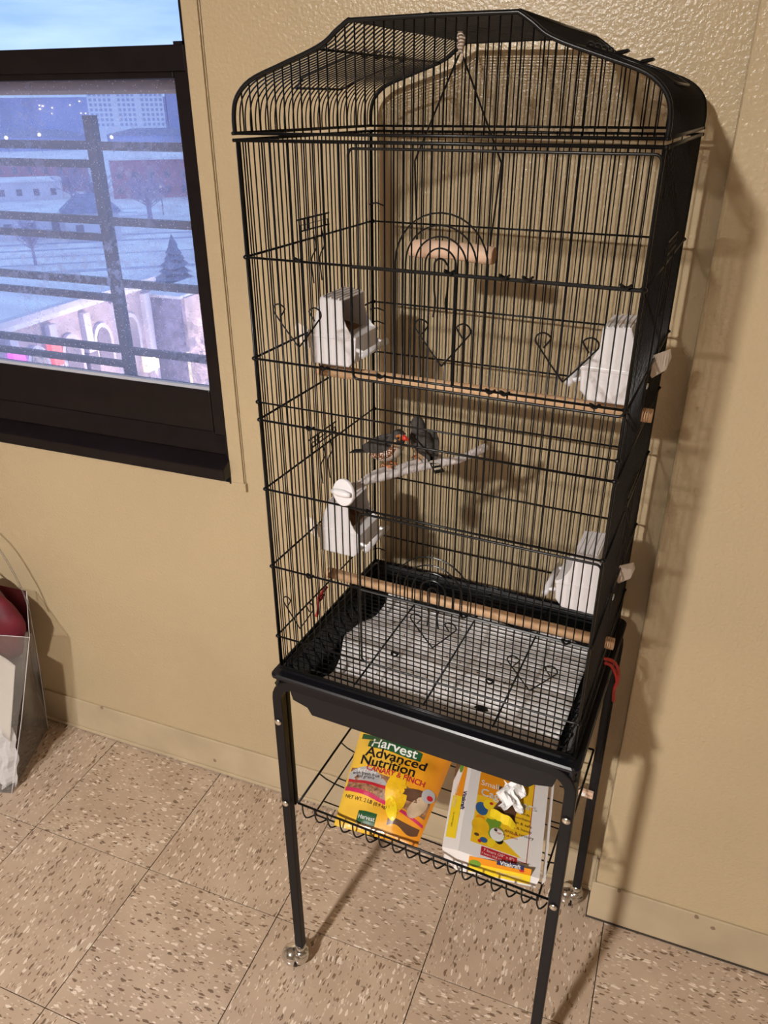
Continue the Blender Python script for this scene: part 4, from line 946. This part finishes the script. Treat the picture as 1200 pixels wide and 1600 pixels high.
def boxS(x, y, lift): return tuple(fl_ + ex * (x / XW) + ey * (y / XH) + (br_ - bl_ - ex) * (x / XW) * (y / XH) + bn * lift)
exl = (fl_ - fl0); bnl = exl.cross(ey).normalized(); LW = exl.length
def leftS(x, y, lift): return tuple(fl0 + exl * (x / LW) + ey * (y / XH) + bnl * lift)
exf = (frl - fll); eyf = (fl_ - fll); bnf = exf.cross(eyf).normalized(); FWd, FH = exf.length, eyf.length
def frontS(x, y, lift): return tuple(fll + exf * (x / FWd) + eyf * (y / FH) + bnf * lift)
R_ = lambda x0, x1, y0, y1: [(x0, y0), (x1, y0), (x1, y1), (x0, y1)]
print_poly(boxS, R_(.016, .104, .024, .205), 'box_yellow', box, .0004)
print_poly(boxS, R_(.016, .070, .118, .204), 'ink_orange', box, .0006)
for pts in (R_(.104, .105, .018, .205), R_(.07, .105, .017, .018)): print_poly(boxS, pts, 'ink_red', box, .0005)
print_poly(boxS, [(.066, .045), (.096, .024), (.104, .024), (.104, .072)], 'ink_white', box, .0007)
print_poly(boxS, R_(.034, .090, .006, .022), 'ink_red', box, .0006)
print_text(boxS, '7 liners (20" x 8")', .062, .0165, .0068, 'ink_white', box, 0, .0010); print_text(boxS, '7 liners 50.8 cm x 20.3 cm', .062, .0098, .0050, 'ink_white', box, 0, .0010)
print_text(boxS, 'Cage', .040, .125, .0215, 'ink_white', box, 0, .0010, .9, bold=.0006); print_text(boxS, 'Liners', .088, .1255, .0215, 'ink_white', box, 0, .0010, .9, bold=.0006); print_text(boxS, 'Small', .034, .145, .016, 'ink_white', box, 0, .0010, .9)
for i, s in enumerate(('for birds', 'absorbent', 'clean & safe', 'soft & handy', 'easy & sanitary')): print_text(boxS, s, .089, .108 - .0105 * i, .0075, 'ink_brown', box, 0, .0010)
for i, s in enumerate(('liners for a clean', 'cage at all times')): print_text(boxS, s, .070, .063 - .007 * i, .0055, 'ink_red', box, 0, .0010)
for (a, b2, ra, rb, rt, m_) in ((.026, .092, .010, .013, .2, 'ink_blue'), (.036, .104, .0085, .010, 0, 'ink_lemon'), (.040, .108, .003, .003, 0, 'ink_red'), (.028, .058, .014, .016, .3, 'ink_yellow'), (.026, .072, .0075, .007, 0, 'ink_orange'), (.047, .072, .0145, .011, .9, 'ink_leaf'), (.044, .086, .011, .008, .5, 'ink_lemon'),
                         (.054, .054, .0135, .0150, .2, 'ink_leaf'), (.055, .052, .0115, .0125, 0, 'ink_white'), (.059, .044, .007, .0085, .3, 'ink_black'), (.052, .060, .003, .003, 0, 'ink_black'), (.036, .034, .006, .005, 0, 'ink_blue'), (.024, .040, .004, .003, 0, 'ink_brown'), (.030, .030, .003, .003, 0, 'ink_red'), (.048, .034, .006, .009, -.3, 'ink_lemon')):
    fan(boxS, blob(a, b2, ra, rb, rot=rt), m_, box, .0006 + .00002 * (hash((a, b2)) % 7))
print_poly(leftS, R_(.004, LW - .010, .020, .205), 'ink_orange', box, .0004); print_poly(leftS, R_(.004, LW - .010, .020, .105), 'ink_lemon', box, .0006)
print_text(leftS, 'Vitakraft', LW - .006, .098, .0125, 'ink_navy', box, -PI / 2, .0010, .9, bold=.0006); print_text(leftS, 'Cage Liners', .012, .105, .0105, 'ink_cream', box, -PI / 2, .0012)
print_text(leftS, 'for small cages', .014, .055, .005, 'ink_brown', box, -PI / 2, .0012); fan(leftS, blob(.013, .170, .005, .014), 'ink_leaf', box, .0008); fan(leftS, blob(.013, .185, .005, .006), 'ink_lemon', box, .0009)
print_poly(frontS, R_(.018, .112, .003, FH - .005), 'ink_lemon', box, .0004); print_poly(frontS, R_(.018, .112, FH * .55, FH - .004), 'ink_orange', box, .0006)
fan(frontS, blob(.028, FH * .55, .009, .006), 'ink_leaf', box, .0008); print_poly(frontS, R_(.060, .101, FH - .0085, FH - .001), 'ink_navy', box, .0008)
print_text(frontS, 'Vitakraft', .080, FH - .0048, .0095, 'ink_white', box, 0, .0012, .95, bold=.0004); fan(frontS, blob(.098, FH - .010, .004, .002), 'ink_red', box, .0011); print_text(frontS, 'Cage Liners', .080, FH * .35, .008, 'ink_cream', box, 0, .0012)
# torn hole, its inner shade painted as a flat brown patch, and paper standing out
fan(boxS, [(.044, .100), (.052, .098), (.064, .085), (.081, .075), (.079, .095), (.083, .118), (.077, .135), (.058, .150), (.045, .150), (.055, .128)], 'ink_brown', box, .0008, 'torn_hole_shade')
def torn(a, b_):
    x = .050 + .036 * a + .006 * math.sin(b_ * 9); y = .104 + .050 * b_ - .006 * math.sin(a * 7); h = .003 + .014 * math.sin(PI * min(1, a * .9 + .1)) * (.4 + b_) + .004 * math.sin(a * 14 + b_ * 8)
    return boxS(x, y, h)
q = MB(); q.grid(torn, 10, 10); o = q.build('torn_liner', 'paper', bx, False); sm = o.modifiers.new('thick', 'SOLIDIFY'); sm.thickness = .0005
def flapf(a, b_): return boxS(.040 + .042 * a, .082 - .012 * a + .012 * b_, .001 + .009 * b_ * math.sin(PI * (.1 + .8 * a)) + .002 * math.sin(a * 11))
q = MB(); q.grid(flapf, 10, 4); o = q.build('torn_flap', 'ink_lemon', bx, False); sm = o.modifiers.new('thick', 'SOLIDIFY'); sm.thickness = .0004

# ================================================================= clear gift bag by the wall
gb = thing('clear_gift_bag', 'clear plastic carrier bag standing on the floor under the window', 'bag', (-1.1, -.15, 0), cagespace=False)
c0 = [Vector((-.925, -.236, .001)), Vector((-1.0, -.035, .001)), Vector((-1.30, -.12, .001)), Vector((-1.23, -.33, .001))]
c1 = [Vector((-.868, -.125, .392)), Vector((-.955, -.030, .435)), Vector((-1.27, -.06, .45)), Vector((-1.22, -.24, .41))]
q = MB(); nn = 10
def wallf(i):
    def f(a, b_):
        p = c0[i].lerp(c0[(i + 1) % 4], a).lerp(c1[i].lerp(c1[(i + 1) % 4], a), b_); k = .006 * math.sin(a * 9 + b_ * 5) * math.sin(PI * b_); out = Vector((p.x + 1.1, p.y + .17, 0)).normalized(); return p + out * k
    return f
for i in range(4): q.grid(wallf(i), 10, 12)
q.quad([c0[0], c0[1], c0[2], c0[3]]); o = q.build('bag_film', 'clear_plastic', gb, True)
q = MB()
for i in (0, 1): q.tube([c0[i], c0[i].lerp(c1[i], .5) + Vector((.004, 0, 0)), c1[i]], .0008, 5)
q.tube([c1[0], c1[1]], .0007, 5); q.tube([c1[3], c1[0]], .0007, 5); q.build('welded_edge', 'white_plastic', gb)
q = MB(); q.tube(smooth_path([(-.925, -.06, .405), (-.94, -.055, .47), (-.985, -.05, .56), (-1.04, -.055, .60), (-1.10, -.06, .56), (-1.13, -.06, .43)], 5), .0022, 6); q.build('handle', 'clear_plastic', gb, True)
q = MB(); q.tube(smooth_path([(-.955, -.130, .385), (-.975, -.125, .43), (-1.01, -.12, .50), (-1.06, -.12, .53), (-1.11, -.125, .50)], 5), .0026, 6); q.build('handle', 'white_plastic', gb, True)
mat('burgundy', (.16, .012, .025), .6, noise=(14, .4), bump=(30, .6)); mat('white_sheet', (.74, .69, .64), .6)
q = MB(); q.ball((-1.015, -.090, .380), (.095, .042, .100), 24, 16); 
q.v = [(x + .006 * math.sin(z * 60 + y * 30), y + .008 * math.sin(x * 50 + z * 20), z + .01 * math.sin(x * 40)) for x, y, z in q.v]
o = q.build('burgundy_cloth', 'burgundy', None, True); tag(o, 'burgundy cloth bundle inside the clear plastic bag', 'cloth')
q = MB(); q.grid(lambda a, b_: (-.928 - .16 * a + .022 * b_, -.200 + .015 * math.sin(a * 3) + .05 * b_, .13 + .19 * b_ - .03 * a + .02 * math.sin(a * 2.5)), 12, 10)
o = q.build('white_card', 'white_sheet', None, True); sm = o.modifiers.new('thick', 'SOLIDIFY'); sm.thickness = .001; tag(o, 'curved white card standing inside the clear plastic bag', 'card')
rd = random.Random(4)
def crump(a, b_):
    return (-.926 - .17 * a + .004 * math.sin(b_ * 17), -.222 - .04 * a + .045 * b_ + .010 * math.sin(a * 31 + b_ * 4) * (1 - .4 * b_), .006 + .150 * b_ + .006 * math.sin(a * 23))
q = MB(); q.grid(crump, 26, 14); o = q.build('white_tissue', 'white_plastic', None, False); sm = o.modifiers.new('thick', 'SOLIDIFY'); sm.thickness = .0008; tag(o, 'crumpled white plastic film in the bottom of the clear bag', 'film')

# ================================================================= added fill lamps, put in to brighten the church
for i, (x, y, lb) in enumerate([(-31.5, 39.5, 'added lamp brightening the church front'), (-30.5, 51.0, 'added lamp brightening the church tower')]):
    t = thing('church_fill_lamp', lb, 'added lamp', (x, y, -18), cagespace=False)
    q = MB(); q.tube([(x, y, -18), (x, y, -13.2)], [.12, .07], 8); q.build('post', 'dark_window', t)
    q = MB(); q.ball((x, y, -13.0), (.25, .25, .18), 10, 6); q.build('lamp_head', 'street_glow', t, True)
    l_ = bpy.data.lights.new('church_fill_light', 'POINT'); l_.energy = 2600; l_.color = (1., .82, .66); l_.shadow_soft_size = .3
    lo_ = bpy.data.objects.new('church_fill_light', l_); C.objects.link(lo_); lo_.parent = t; lo_.location = (0, 0, 4.4)
